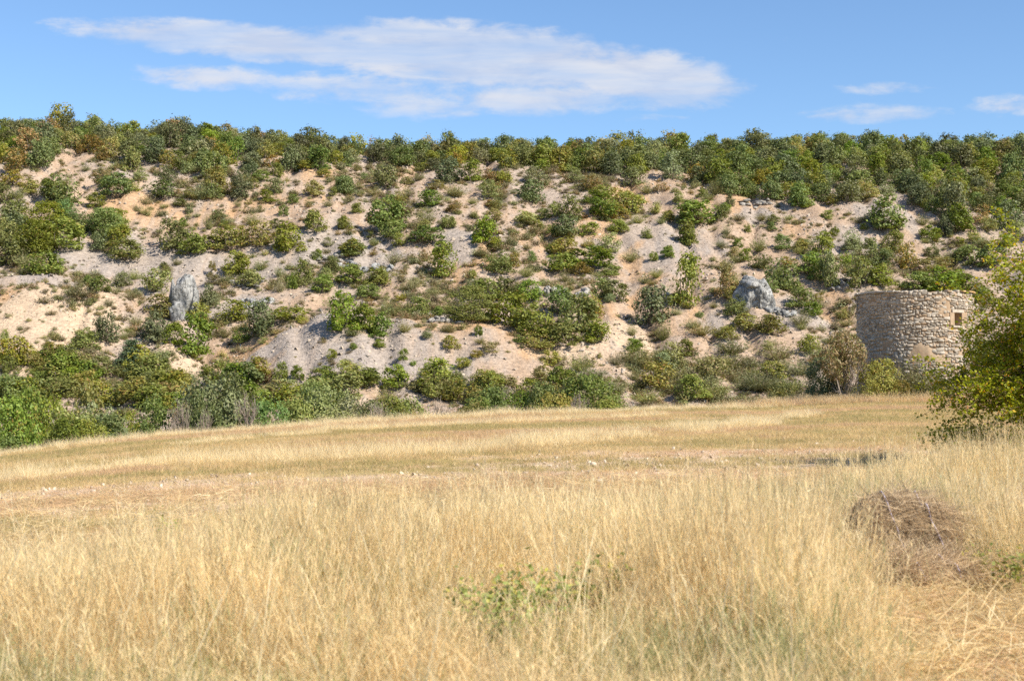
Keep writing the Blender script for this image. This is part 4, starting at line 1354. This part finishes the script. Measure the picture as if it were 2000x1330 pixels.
scatter('slope_tufts', TP, np.stack([X, Y, height(X, Y) - .02], 1), scat_uniform(hr, n, .12), np.stack([sz * hr.uniform(.8, 1.3, n), sz * hr.uniform(.8, 1.3, n), sz * hr.uniform(.7, 1.2, n)], 1), hr.choice(5, n, p=[.24, .24, .22, .2, .1]))

# scree stones
def pebble(rng):
    v = np.array([[-1, -1, -1], [1, -1, -1], [1, 1, -1], [-1, 1, -1], [-1, -1, 1], [1, -1, 1], [1, 1, 1], [-1, 1, 1], [0, 0, 1.3], [0, -1.3, 0], [1.3, 0, 0]], float) * .5
    v += rng.normal(size=v.shape) * .13
    g = Geo()
    g.add(v, np.array([(4, 5, 8), (5, 6, 8), (6, 7, 8), (7, 4, 8), (0, 1, 9), (1, 5, 9), (5, 4, 9), (4, 0, 9), (1, 2, 10), (2, 6, 10), (6, 5, 10), (5, 1, 10), (2, 3, 7), (2, 7, 6), (3, 0, 4), (3, 4, 7)]), rng.random())
    return g


def pebble_mat(name, a, b):
    m, nt, out = material(name)
    r = nt.new('ShaderNodeObjectInfo').outputs['Random']
    p = nt.new('ShaderNodeBsdfPrincipled')
    nt.l.new(nt.mix(r, a, b), p.inputs['Base Color'])
    p.inputs['Roughness'].default_value = .9
    nt.l.new(p.outputs[0], out.inputs[0])
    return m


M['pebble'] = pebble_mat('scree_stone', (.30, .25, .20, 1), (.46, .38, .30, 1))
PP = [pebble(hr).mesh('pebble', [M['pebble']]) for _ in range(6)]
n = 42000
px = hr.uniform(-20, 2020, n); Y = hr.uniform(99, 176, n) ** 1.0
X = (px - CX) / F_PX * Y
keep = hr.random(n) < .25 + .75 * np.maximum(patch('grey', X, Y), sstep(-.1, .4, fbm(X * .2 + 9, Y * .15, 3)))
X, Y = X[keep], Y[keep]; n = len(X)
sz = .06 + .22 * hr.random(n) ** 6
scatter('scree_stones', PP, np.stack([X, Y, height(X, Y)], 1), hr.uniform(0, 6.28, (n, 3)), np.stack([sz * hr.uniform(.7, 1.5, n), sz, sz * hr.uniform(.4, .9, n)], 1), hr.integers(0, 6, n))

# ------------------------------------------------------------------ dry grass
def straw_mat(name, a, b, c, cf=.15, trans=.5, inst=.24):
    m, nt, out = material(name)
    r = nt.attr('rnd').outputs['Fac']
    oi = nt.new('ShaderNodeObjectInfo').outputs['Random']
    col = nt.mix(r, a, b)
    col = nt.mix(nt.m('MULTIPLY', nt.m('LESS_THAN', nt.m('FRACT', nt.m('MULTIPLY', r, 11.3)), cf), .85), col, c)
    k = nt.m('ADD', 1 - inst, nt.m('MULTIPLY', oi, 2 * inst))
    cb = nt.new('ShaderNodeCombineXYZ')
    for i in range(3):
        nt.l.new(k, cb.inputs[i])
    col = nt.mix(1.0, col, cb.outputs[0], 'MULTIPLY')
    p = nt.new('ShaderNodeBsdfPrincipled'); nt.l.new(col, p.inputs['Base Color'])
    p.inputs['Roughness'].default_value = .6; p.inputs['Specular IOR Level'].default_value = .25
    tr = nt.new('ShaderNodeBsdfTranslucent'); nt.l.new(col, tr.inputs[0])
    mx = nt.new('ShaderNodeMixShader'); mx.inputs[0].default_value = trans
    nt.l.new(p.outputs[0], mx.inputs[1]); nt.l.new(tr.outputs[0], mx.inputs[2])
    nt.l.new(mx.outputs[0], out.inputs[0])
    return m


M['straw'] = straw_mat('tall_straw', (.66, .47, .22, 1), (.94, .77, .46, 1), (.44, .40, .2, 1), .12)
M['straw_green'] = straw_mat('greenish_grass', (.38, .35, .16, 1), (.68, .60, .33, 1), (.24, .30, .11, 1), .3)
M['stubble'] = straw_mat('stubble_straw', (.58, .41, .185, 1), (.84, .65, .35, 1), (.30, .27, .10, 1), .16)
M['stubble_olive'] = straw_mat('stubble_olive', (.44, .345, .14, 1), (.68, .53, .26, 1), (.23, .235, .08, 1), .25)
M['stubble_rose'] = straw_mat('stubble_rosy', (.53, .35, .195, 1), (.80, .57, .345, 1), (.30, .25, .10, 1), .14)
M['bleached'] = straw_mat('bleached_straw', (.80, .63, .34, 1), (.96, .84, .56, 1), (.56, .42, .2, 1), .1)
M['hay'] = straw_mat('old_hay', (.48, .35, .21, 1), (.88, .69, .45, 1), (.19, .13, .08, 1), .2, .38)

gr = np.random.default_rng(8)


def tall_clump(rng, mat, n=40, lo=.32, hi=.85, lean=.22, rad=.17, wid=.0030, head=4.2):
    g = Geo()
    a = rng.random(n) * 6.283; r = rad * np.sqrt(rng.random(n))
    P0 = np.stack([np.cos(a) * r, np.sin(a) * r, np.zeros(n) - .02], 1)
    D = rng.normal(size=(n, 3)) * lean + [.04, 0, 1]
    tips = strips(g, P0, D, rng.uniform(lo, hi, n), wid, rng, 5, rng.choice([.08, .2, .55], n, p=[.4, .4, .2]), head=head)
    # seed heads: a loose plume of short bristles on every third stalk
    hd = np.repeat(tips[rng.random(n) < .34], 7, 0)
    if len(hd):
        hd = hd - np.array([0, 0, 1]) * rng.uniform(0, .10, (len(hd), 1))
        strips(g, hd, rng.normal(size=hd.shape) * .38 + [.1, 0, 1], rng.uniform(.03, .075, len(hd)), .0042, rng, 2, .3, r=rng.uniform(.5, 1, len(hd)))
    m = int(n * .8)
    a = rng.random(m) * 6.283; r = rad * np.sqrt(rng.random(m))
    P0 = np.stack([np.cos(a) * r, np.sin(a) * r, np.zeros(m) - .02], 1)
    strips(g, P0, rng.normal(size=(m, 3)) * .45 + [0, 0, 1], rng.uniform(.15, .45, m), wid * 1.25, rng, 3, .7)
    return g.mesh('grass_clump', [mat])


def low_clump(rng, mat, n=46, lo=.04, hi=.145, lean=.7, rad=.24, wid=.006, bend=.4):
    g = Geo()
    a = rng.random(n) * 6.283; r = rad * np.sqrt(rng.random(n))
    P0 = np.stack([np.cos(a) * r, np.sin(a) * r, np.zeros(n) - .01], 1)
    strips(g, P0, rng.normal(size=(n, 3)) * lean + [.05, 0, 1], rng.uniform(lo, hi, n), wid, rng, 2, bend)
    return g.mesh('grass_clump', [mat])


def flat_clump(rng, mat, n=40, rad=.22, wid=.005):
    g = Geo()
    a = rng.random(n) * 6.283; r = rad * np.sqrt(rng.random(n))
    P0 = np.stack([np.cos(a) * r, np.sin(a) * r, rng.uniform(.0, .07, n)], 1)
    D = rng.normal(size=(n, 3)) * [1, 1, .22] + [0, 0, .12]
    strips(g, P0, D, rng.uniform(.12, .38, n), wid, rng, 3, .35)
    return g.mesh('grass_clump', [mat])


def px_of(X, Y, Z=0.0):
    return CX + F_PX * X / Y, HORIZ - F_PX * (Z - EYE) / Y


BALE_X = (1770 - CX) / F_PX * 11.5


def tallness(X, Y):
    """0 on the mown field, 1 in the uncut verge"""
    s = X / np.maximum(Y, 1)
    edge = np.interp(s, [-.40, -.25, -.12, 0, .12, .20, .26, .33, .45], [11.6, 12.2, 13.6, 14.6, 14.8, 15.2, 18.0, 26, 29]) + 2.0 * fbm(X * .3, Y * .3, 3)
    t = 1 - sstep(-2.0, 3.2, Y - edge)
    cut = sstep(.19, .275, s + .07 * fbm(X * 1.3, Y * 1.3, 3)) * (1 - sstep(10.4, 11.1, Y)) * (1 - sstep(.40, .46, s))
    weeds = np.exp(-(((X - .13) / .85) ** 2 + ((Y - 8.5) / 1.0) ** 2) ** 2)
    bale = np.exp(-(((X - BALE_X) / .74) ** 2 + ((Y - 10.9) / 1.25) ** 2) ** 2)
    return np.clip(t * (1 - .97 * cut) * (1 - .9 * bale) * (1 - .5 * weeds), 0, 1)


# tall uncut grass of the near verge
n = 15500
Y = 4.0 + (30 - 4.0) * gr.random(n) ** .86
X = Y * gr.uniform(-.43, .45, n)
t = tallness(X, Y)
keep = (gr.random(n) < sstep(.05, .5, t)) & (gr.random(n) < .62 + 1.3 * fbm(X * 1.1, Y * .8, 3))
X, Y, t = X[keep], Y[keep], t[keep]
n = len(X)
ht = (.45 + .47 * t) * (.68 + .32 * sstep(6.2, 9.2, Y)) * (1 + .6 * fbm(X * .55 + 7, Y * .5, 3)) * gr.uniform(.6, 1.25, n) * np.interp(X / Y, [-.4, -.1, .15, .3], [.80, .92, 1.04, 1.05])
TC = [tall_clump(gr, M['straw']) for _ in range(6)] + [tall_clump(gr, M['bleached'], 36) for _ in range(2)] + [tall_clump(gr, M['straw_green'], 50, .3, .62, .3) for _ in range(3)]
grn = sstep(.0, .45, fbm(X * .55 + 3, Y * .6, 3) + .30 * (1 - sstep(6.0, 10.5, Y)) - .02)
pale = sstep(-.15, .3, fbm(X * .8 + 21, Y * .7 + 4, 3))
idx = np.where(gr.random(n) < .07 + .6 * grn, 8 + gr.integers(0, 3, n), np.where(gr.random(n) < .5 * pale, 6 + gr.integers(0, 2, n), gr.integers(0, 6, n)))
scatter('tall_dry_grass', TC, np.stack([X, Y, height(X, Y)], 1), scat_uniform(gr, n, .09), np.stack([np.full(n, 1.0), np.full(n, 1.0), ht], 1), idx)

# single taller stalks that stand out of it
n = 300
Y = gr.uniform(4.2, 17, n); X = Y * gr.uniform(-.42, .42, n)
keep = tallness(X, Y) > .6
X, Y = X[keep], Y[keep]; n = len(X)
SC = [tall_clump(gr, M['bleached'], 3, .75, 1.02, .13, .06, .0045, 3.0) for _ in range(5)]
scatter('tall_straw_stalks', SC, np.stack([X, Y, height(X, Y)], 1), scat_uniform(gr, n, .12), np.stack([gr.uniform(.8, 1.1, n)] * 3, 1), gr.integers(0, 5, n))

# stubble and short grass of the field, with bleached windrows
BANDS = [([(-60, 945), (300, 908), (600, 896), (900, 884), (1200, 857), (1520, 826)], .75), ([(60, 922), (330, 872), (640, 846)], .55), ([(640, 842), (1000, 826), (1300, 812)], .5), ([(1000, 862), (1300, 838), (1600, 812)], .5)]


def band(X, Y):
    r = np.zeros_like(X)
    for pts, wd in BANDS:
        w = np.array([ground_at(px, py, 14, 80) for px, py in pts])
        o = np.argsort(w[:, 0])
        yb = np.interp(X, w[o, 0], w[o, 1], left=-99, right=-99)
        r = np.maximum(r, np.exp(-((Y - yb + .7 * fbm(X * .4, Y * .1, 2)) / (wd * 1.7)) ** 2))
    return r


n = 60000
Y = 9 + (80 - 9) * gr.random(n) ** .62
X = Y * gr.uniform(-.40, .41, n)
s = X / Y
t = tallness(X, Y)
st = stony(X, Y)
dev = np.interp(s, _S, T_DE)
keep = (Y < dev + 3) & (gr.random(n) > .8 * t) & (gr.random(n) > .62 * st * sstep(-.2, .3, fbm(X * 1.1, Y * 1.1, 2) + .15))
X, Y, s, st, dev = X[keep], Y[keep], s[keep], st[keep], dev[keep]
n = len(X)
b = band(X, Y)
ol = fbm(X * .06 + 2, Y * .22, 3) + .25 * fbm(X * .7, Y * .7, 2)
SB = [low_clump(gr, M['stubble']) for _ in range(4)] + [low_clump(gr, M['stubble_olive'], 52) for _ in range(3)] + [low_clump(gr, M['stubble_rose'], 46) for _ in range(2)] + [low_clump(gr, M['bleached'], 44, .08, .33, .55, .24, .006) for _ in range(3)]
u = gr.random(n)
idx = np.where(ol > .10, 4 + gr.integers(0, 3, n), gr.integers(0, 4, n))
idx = np.where((ol < -.12) | (u < .08), 7 + gr.integers(0, 2, n), idx)
idx = np.where(gr.random(n) < .95 * b * sstep(-.45, .1, fbm(X * .35, Y * .2 + 5, 3)), 9 + gr.integers(0, 3, n), idx)
edge = np.exp(-((Y - dev) / 2.5) ** 2)
idx = np.where(gr.random(n) < .35 * edge, 9, idx)
ht = gr.uniform(.6, 1.25, n) * np.where(idx >= 9, 1.25, 1.0) * (1 + .5 * edge * gr.random(n)) * (1 + .9 * fbm(X * .4, Y * .4, 2))
wide = np.interp(Y, [9, 30, 80], [.8, 1.0, 1.5])
scatter('field_stubble', SB, np.stack([X, Y, height(X, Y)], 1), np.c_[gr.normal(size=n) * .1, gr.normal(size=n) * .14 + .16 * (idx >= 9), np.where(idx >= 9, gr.normal(size=n) * 1.0, gr.random(n) * 6.283)], np.stack([wide, wide, ht], 1), idx)

# trampled and cut straw along the right of the verge, and matted straw under the stubble
n = 5200
Y = gr.uniform(5.2, 24, n); X = Y * gr.uniform(-.40, .45, n)
s = X / Y
near = sstep(.20, .24, s) * (1 - sstep(10.8, 11.6, Y))
keep = gr.random(n) < np.maximum(near, .35 * (1 - tallness(X, Y)))
X, Y = X[keep], Y[keep]; n = len(X)
FC = [flat_clump(gr, M['straw']) for _ in range(4)] + [flat_clump(gr, M['bleached'], 26) for _ in range(2)] + [flat_clump(gr, M['stubble_rose']) for _ in range(2)]
scatter('trampled_straw', FC, np.stack([X, Y, height(X, Y)], 1), scat_uniform(gr, n, .1), np.stack([gr.uniform(.8, 1.3, n)] * 2 + [gr.uniform(.7, 1.8, n)], 1), gr.integers(0, 8, n))
# grass bank round the tower and along the hollow
n = 2600
a = gr.random(n) * 6.283; r = 2.6 + gr.random(n) * 6
X, Y = TX - 1.8 + r * np.cos(a) * 1.45, TY - 2.2 + r * np.sin(a) * .6
scatter('bank_grass', [tall_clump(gr, M['straw'], 40, .35, .7, .3, .22, .008, 1.5), tall_clump(gr, M['stubble_rose'], 40, .3, .6, .35, .22, .008, 1.5), tall_clump(gr, M['hay'], 40, .3, .55, .35, .22, .008, 1.5)], np.stack([X, Y, height(X, Y)], 1), scat_uniform(gr, n, .12), np.stack([np.full(n, 1.2)] * 2 + [gr.uniform(.5, 1.1, n)], 1), gr.integers(0, 3, n))

# pebbles on the bare ground of the field
M['fieldstone'] = pebble_mat('field_stone', (.42, .33, .24, 1), (.58, .48, .37, 1))
FPB = [pebble(gr).mesh('pebble', [M['fieldstone']]) for _ in range(5)]
n = 9000
Y = gr.uniform(11, 45, n); X = Y * gr.uniform(-.4, .4, n)
keep = gr.random(n) < .05 + .9 * stony(X, Y)
X, Y = X[keep], Y[keep]; n = len(X)
sz = .012 + .05 * gr.random(n) ** 4
scatter('field_pebbles', FPB, np.stack([X, Y, height(X, Y) + .01], 1), gr.uniform(0, 6.28, (n, 3)), np.stack([sz * 1.4, sz, sz * .7], 1), gr.integers(0, 5, n))
for px, py, sz, lab in [(1158, 912, .10, 'white stone lying on the stubble right of the middle'), (1171, 946, .08, 'smaller white stone in the grass below the other white stone'), (335, 1030, .06, 'pale stone on the bare soil at the left of the field')]:
    x, y = ground_at(px, py, 8, 60)
    v, f = rock_mesh(np.random.default_rng(px), (sz * 1.4, sz, sz), 14, 3, .06, .7)
    o = mesh_obj('field_stone', v, f, M['fieldstone'])
    o.location = (x, y, float(height(x, y)) + sz * .45)
    tag(o, lab, 'stone', 'white stones on the field')

# ------------------------------------------------------------------ old hay bales
M['haybody'] = plain_mat('hay_body', (.15, .10, .055, 1), (.36, .25, .14, 1), 22, .95, .8)  # body colour darkened so the gaps between straws look shaded
M['twine'] = plain_mat('lilac_twine', (.36, .31, .37, 1), (.52, .46, .52, 1), 9, .6)


def hay_bale(px, D, top, w, d, rz, tilt, label, seed, twines=(.28, .72), arch=.45, n=2600, name='hay_bale', mat='hay'):
    rng = np.random.default_rng(seed)
    X, Y = (px - CX) / F_PX * D, D
    zg = float(height(X, Y))
    h = at(px, top, D - d * .2)[2] - zg
    root = empty(name, (X, Y, zg), rz)
    tag(root, label, 'hay bale', 'old hay bales in the verge')
    root.rotation_euler = (tilt, 0, rz)
    nu, nv = 40, 22

    def surf(u, v):
        """u along the bale 0..1, v round it 0..1 from the front foot over the top to the back foot"""
        a = np.pi * v
        e = .5 + .5 * arch
        c, s_ = np.cos(a), np.sin(a)
        y = -np.sign(c) * np.abs(c) ** (1 - .45 * (1 - arch)) * d / 2
        z = np.abs(s_) ** (.55 + .25 * arch) * h
        x = (u - .5) * w
        en = 1 - np.abs(2 * u - 1) ** 7 * .28
        nz = 1 + .26 * fbm(u * 4 + seed, v * 6, 4)
        return np.stack([x * (1 + .04 * fbm(v * 4, u * 4 + seed, 2)), y * en * nz, z * en * nz], -1)
    U, Vv = np.meshgrid(np.linspace(0, 1, nu), np.linspace(0, 1, nv))
    P = surf(U, Vv).reshape(-1, 3)
    i = np.arange(nu * nv).reshape(nv, nu)
    F = np.stack([i[:-1, :-1], i[:-1, 1:], i[1:, 1:], i[1:, :-1]], -1).reshape(-1, 4)
    g = Geo()
    g.add(P, F)
    for e, col in ((0, i[:, 0]), (1, i[:, -1])):
        c = np.array([[(-.5, .5)[e] * w, 0, h * .35]])
        g.add(np.concatenate([P[col], c]), np.array([(k, k + 1, nv) for k in range(nv - 1)]))
    g.obj('bale_body', [M['haybody']], root)
    s = Geo()
    u, v = rng.random(n), rng.random(n) ** 1.0
    P = surf(u, v)
    Nn = unit(P - np.array([0, 0, h * .3]) - np.stack([P[:, 0] * .75, 0 * P[:, 0], 0 * P[:, 0]], 1))
    tang = unit(np.stack([np.ones(n), rng.normal(size=n) * .9, rng.normal(size=n) * .5], 1))
    wild = rng.random(n) < .4
    Dd = np.where(wild[:, None], unit(rng.normal(size=(n, 3)) + Nn * .8), unit(tang - Nn * (tang * Nn).sum(1, keepdims=True) + Nn * .12))
    strips(s, P + Nn * .004, Dd, rng.uniform(.07, .36, n), rng.uniform(.003, .007, n), rng, 3, .6)
    st = s.obj('straw', [M[mat]], root)
    st['kind'] = 'stuff'
    for uu in twines:
        t = np.linspace(.05, .95, 26)
        q = surf(uu + .05 * np.sin(t * 7 + seed) - .42 * (t - .5), t)
        q[:, 2] += .018; q[:, 1] *= 1.03
        tg = Geo(); tube(tg, q, .0055, 5); tg.obj('twine', [M['twine']], root)
    return root


hay_bale(1757, 11.8, 982, .95, .66, R(-6), 0, 'rounded old hay bale with lilac twine, upper one of the two in the grass', 3, (.34, .66), .8, 3400)
hay_bale(1800, 11.0, 1092, .70, .50, R(10), R(-8), 'collapsed old hay bale lying in front of the rounded one', 5, (.2, .62), .9, 3000)
hay_bale(1690, 10.95, 1140, .50, .42, R(-14), R(-4), 'flat clump of brown hay left of the collapsed bale', 9, (), 1.0, 1500, 'hay_clump')
hay_bale(2000, 13.2, 985, .80, .55, R(12), 0, 'dark weathered hay bale at the right edge of the grass', 11, (.3,), .7, 2200, mat='hay')
hay_bale(1742, 27.0, 896, .95, .6, R(3), 0, 'brown hay mound half hidden in grass left of the rose bush', 13, (), .8, 1600)  # mound of hay set where a dark patch lies on the field
M['litter'] = straw_mat('loose_straw', (.55, .40, .20, 1), (.78, .62, .38, 1), (.40, .28, .14, 1), .2)
g = Geo()
k = 900
x = BALE_X + gr.normal(size=k) * .55; y = 10.55 + gr.normal(size=k) * .42
strips(g, np.stack([x, y, height(x, y) + gr.uniform(.01, .08, k)], 1), gr.normal(size=(k, 3)) * [1, 1, .15], gr.uniform(.1, .42, k), .007, gr, 3, .3)
tag(g.obj('loose_straw', [M['litter']]), 'loose pale straw strewn in front of the bales', kind='stuff')

# ------------------------------------------------------------------ green weeds in the verge
M['weed'] = leaf_mat('bramble_leaf', (.17, .21, .04, 1), (.36, .39, .09, 1), (.50, .44, .08, 1), .16, .35, .12)
M['thistle'] = leaf_mat('thistle_leaf', (.13, .165, .11, 1), (.24, .28, .20, 1), None, 0, .2, .1)


def weed(name, px, D, w, h, n, leaf, mat, label, seed, cat='plant'):
    rng = np.random.default_rng(seed)
    X = (px - CX) / F_PX * D
    root = empty(name, (X, D, float(height(X, D))))
    tag(root, label, cat)
    st, fo = Geo(), Geo()
    for i in range(max(5, n // 40)):
        a = rng.random() * 6.283
        p0 = np.array([rng.normal() * w * .22, rng.normal() * w * .16, 0])
        e = p0 + [math.cos(a) * w * .22, math.sin(a) * w * .22, h * rng.uniform(.5, 1.1)]
        t = np.linspace(0, 1, 5)[:, None]
        pts = p0 + (e - p0) * t + np.array([0, 0, .25 * h]) * np.sin(t * 3.14)
        tube(st, pts, np.linspace(.004, .002, 5), 3)
        k = n // max(5, n // 40)
        q = pts[rng.integers(1, 5, k)] + rng.normal(size=(k, 3)) * leaf * 1.3
        q[:, 2] = np.maximum(q[:, 2], .02)
        leaves(fo, q, rng.normal(size=(k, 3)) * .6 + [0, -.3, .8], leaf, leaf * .62, rng)
    st.obj('stems', [M['stem']], root)
    fo.obj('leaves', [M[mat]], root)


weed('bramble', 930, 9.0, .62, .40, 330, .045, 'weed', 'left green bramble tangle in the dry grass of the near verge', 2)
weed('bramble', 1015, 8.7, .55, .34, 300, .045, 'weed', 'low green bramble tangle with yellow leaves between two others', 3)
weed('bramble', 1085, 9.3, .45, .40, 220, .045, 'weed', 'yellowish bramble tangle behind the low green one', 4)
weed('bramble', 1165, 9.3, .5, .42, 280, .048, 'weed', 'right bramble tangle with the darkest leaves in the near verge', 5)
weed('thistle', 1822, 13.8, .42, .52, 260, .055, 'thistle', 'blue-green thistle standing behind the rounded hay bale', 6)
weed('weed', 1905, 11.2, .36, .34, 110, .045, 'weed', 'small green weed in golden grass right of the collapsed bale', 7)
weed('weed', 1985, 10.6, .36, .32, 130, .05, 'weed', 'green weed at the right edge below the dark hay bale', 8)
weed('weed', 1380, 9.0, .42, .26, 140, .04, 'weed', 'sparse green weed low in the grass right of the brambles', 9)
weed('weed', 640, 8.4, .5, .26, 160, .04, 'weed', 'sparse green weed low in the grass left of the brambles', 10)
weed('weed', 325, 15.2, .3, .26, 120, .04, 'weed', 'small dark weed on the stony patch at the left', 12)


# ------------------------------------------------------------------ what each shrub and tree is called and how one finds it
MARKS = [('pointed rock', 355, 570), ('blocky rock face', 1470, 585), ('big green thicket', 1030, 610), ('dark conifer', 257, 700), ('white earth bank', 110, 630), ('stone tower', 1787, 660), ('thin grey ledge', 715, 525)]
SPANS = [(-999, 170, 'at the left end'), (170, 300, 'above the white bank'), (300, 420, 'above the pointed rock'), (420, 640, 'right of the pointed rock'), (640, 870, 'above the thin ledge'), (870, 1060, 'above the green thicket'), (1060, 1220, 'right of the green thicket'),
         (1220, 1400, 'left of the rock face'), (1400, 1560, 'above the rock face'), (1560, 1690, 'left of the tower'), (1690, 1890, 'above the tower'), (1890, 9999, 'at the right end')]
NUM = 'one two three four five six seven eight nine ten eleven twelve thirteen fourteen fifteen sixteen seventeen eighteen nineteen twenty twenty-one twenty-two twenty-three twenty-four twenty-five'.split()
ORD = 'first second third fourth fifth sixth seventh eighth ninth tenth eleventh twelfth thirteenth fourteenth fifteenth sixteenth seventeenth eighteenth nineteenth twentieth twenty-first twenty-second twenty-third twenty-fourth twenty-fifth'.split()


def where(kind, px, py, wpx, zone, Y):
    size = 'small ' if wpx < 34 else 'large ' if wpx > 84 else ''
    if zone in ('wood', 'hollow'):
        span = next(t for a, b, t in SPANS if a <= px < b)
        if zone == 'wood':
            row = 'ridge skyline ' if Y > 176 else 'upper ridge wood ' if Y > 168 else 'lower ridge wood '
        else:
            row = 'field hollow '
            span = span.replace('above', 'below')
        return size, row + span
    n, mx, my = min(MARKS, key=lambda m: (px - m[1]) ** 2 * .6 + (py - m[2]) ** 2 * 1.6)
    dx, dy = px - mx, py - my
    if abs(dx) < 45 and abs(dy) < 45:
        return size, 'beside the ' + n
    d = []
    if abs(dy) > 32 and abs(dy) > .35 * abs(dx) * .6:
        d.append('above' if dy < 0 else 'below')
    if abs(dx) > 45:
        d.append('left of' if dx < 0 else 'right of')
    far = 'far ' if math.hypot(dx, dy) > 210 else 'just ' if math.hypot(dx, dy) < 110 else ''
    return size, far + ' '.join(d) + ' the ' + n


bins = {}
for rec in PLANTS:
    o, kind, px, py, wpx, zone, lab = rec
    grp = {'wood': 'trees of the wood along the ridge', 'hollow': 'bushes in the hollow behind the field', 'slope': 'bushes scattered over the stony slope', 'tower': 'bushes at the foot of the tower'}[zone]
    cat = 'tree' if zone == 'wood' or kind == 'conifer' else 'bush'
    tag(o, lab, cat, grp)
    if lab is None:
        size, w = where(kind, px, py, wpx, zone, o.location.y)
        bins.setdefault((size + NOUN[kind], w), []).append((px, o))
for (n, w), rows in bins.items():
    rows.sort(key=lambda q: q[0])
    for i, (px, o) in enumerate(rows):
        if len(rows) == 1:
            o['label'] = 'single ' + n + ' ' + w
        elif len(rows) <= 25:
            o['label'] = '%s %s, %s' % (n, w, ('leftmost of ' + NUM[len(rows) - 1]) if i == 0 else ('rightmost of ' + NUM[len(rows) - 1]) if i == len(rows) - 1 else ORD[i] + ' from left')
        else:
            o['label'] = '%s %s, number %d from left' % (n, w, i + 1)
conif = [r[0] for r in PLANTS if r[1] == 'conifer']
for c in conif:
    c['label'] = 'dark spreading conifer low on the slope below the pointed rock'
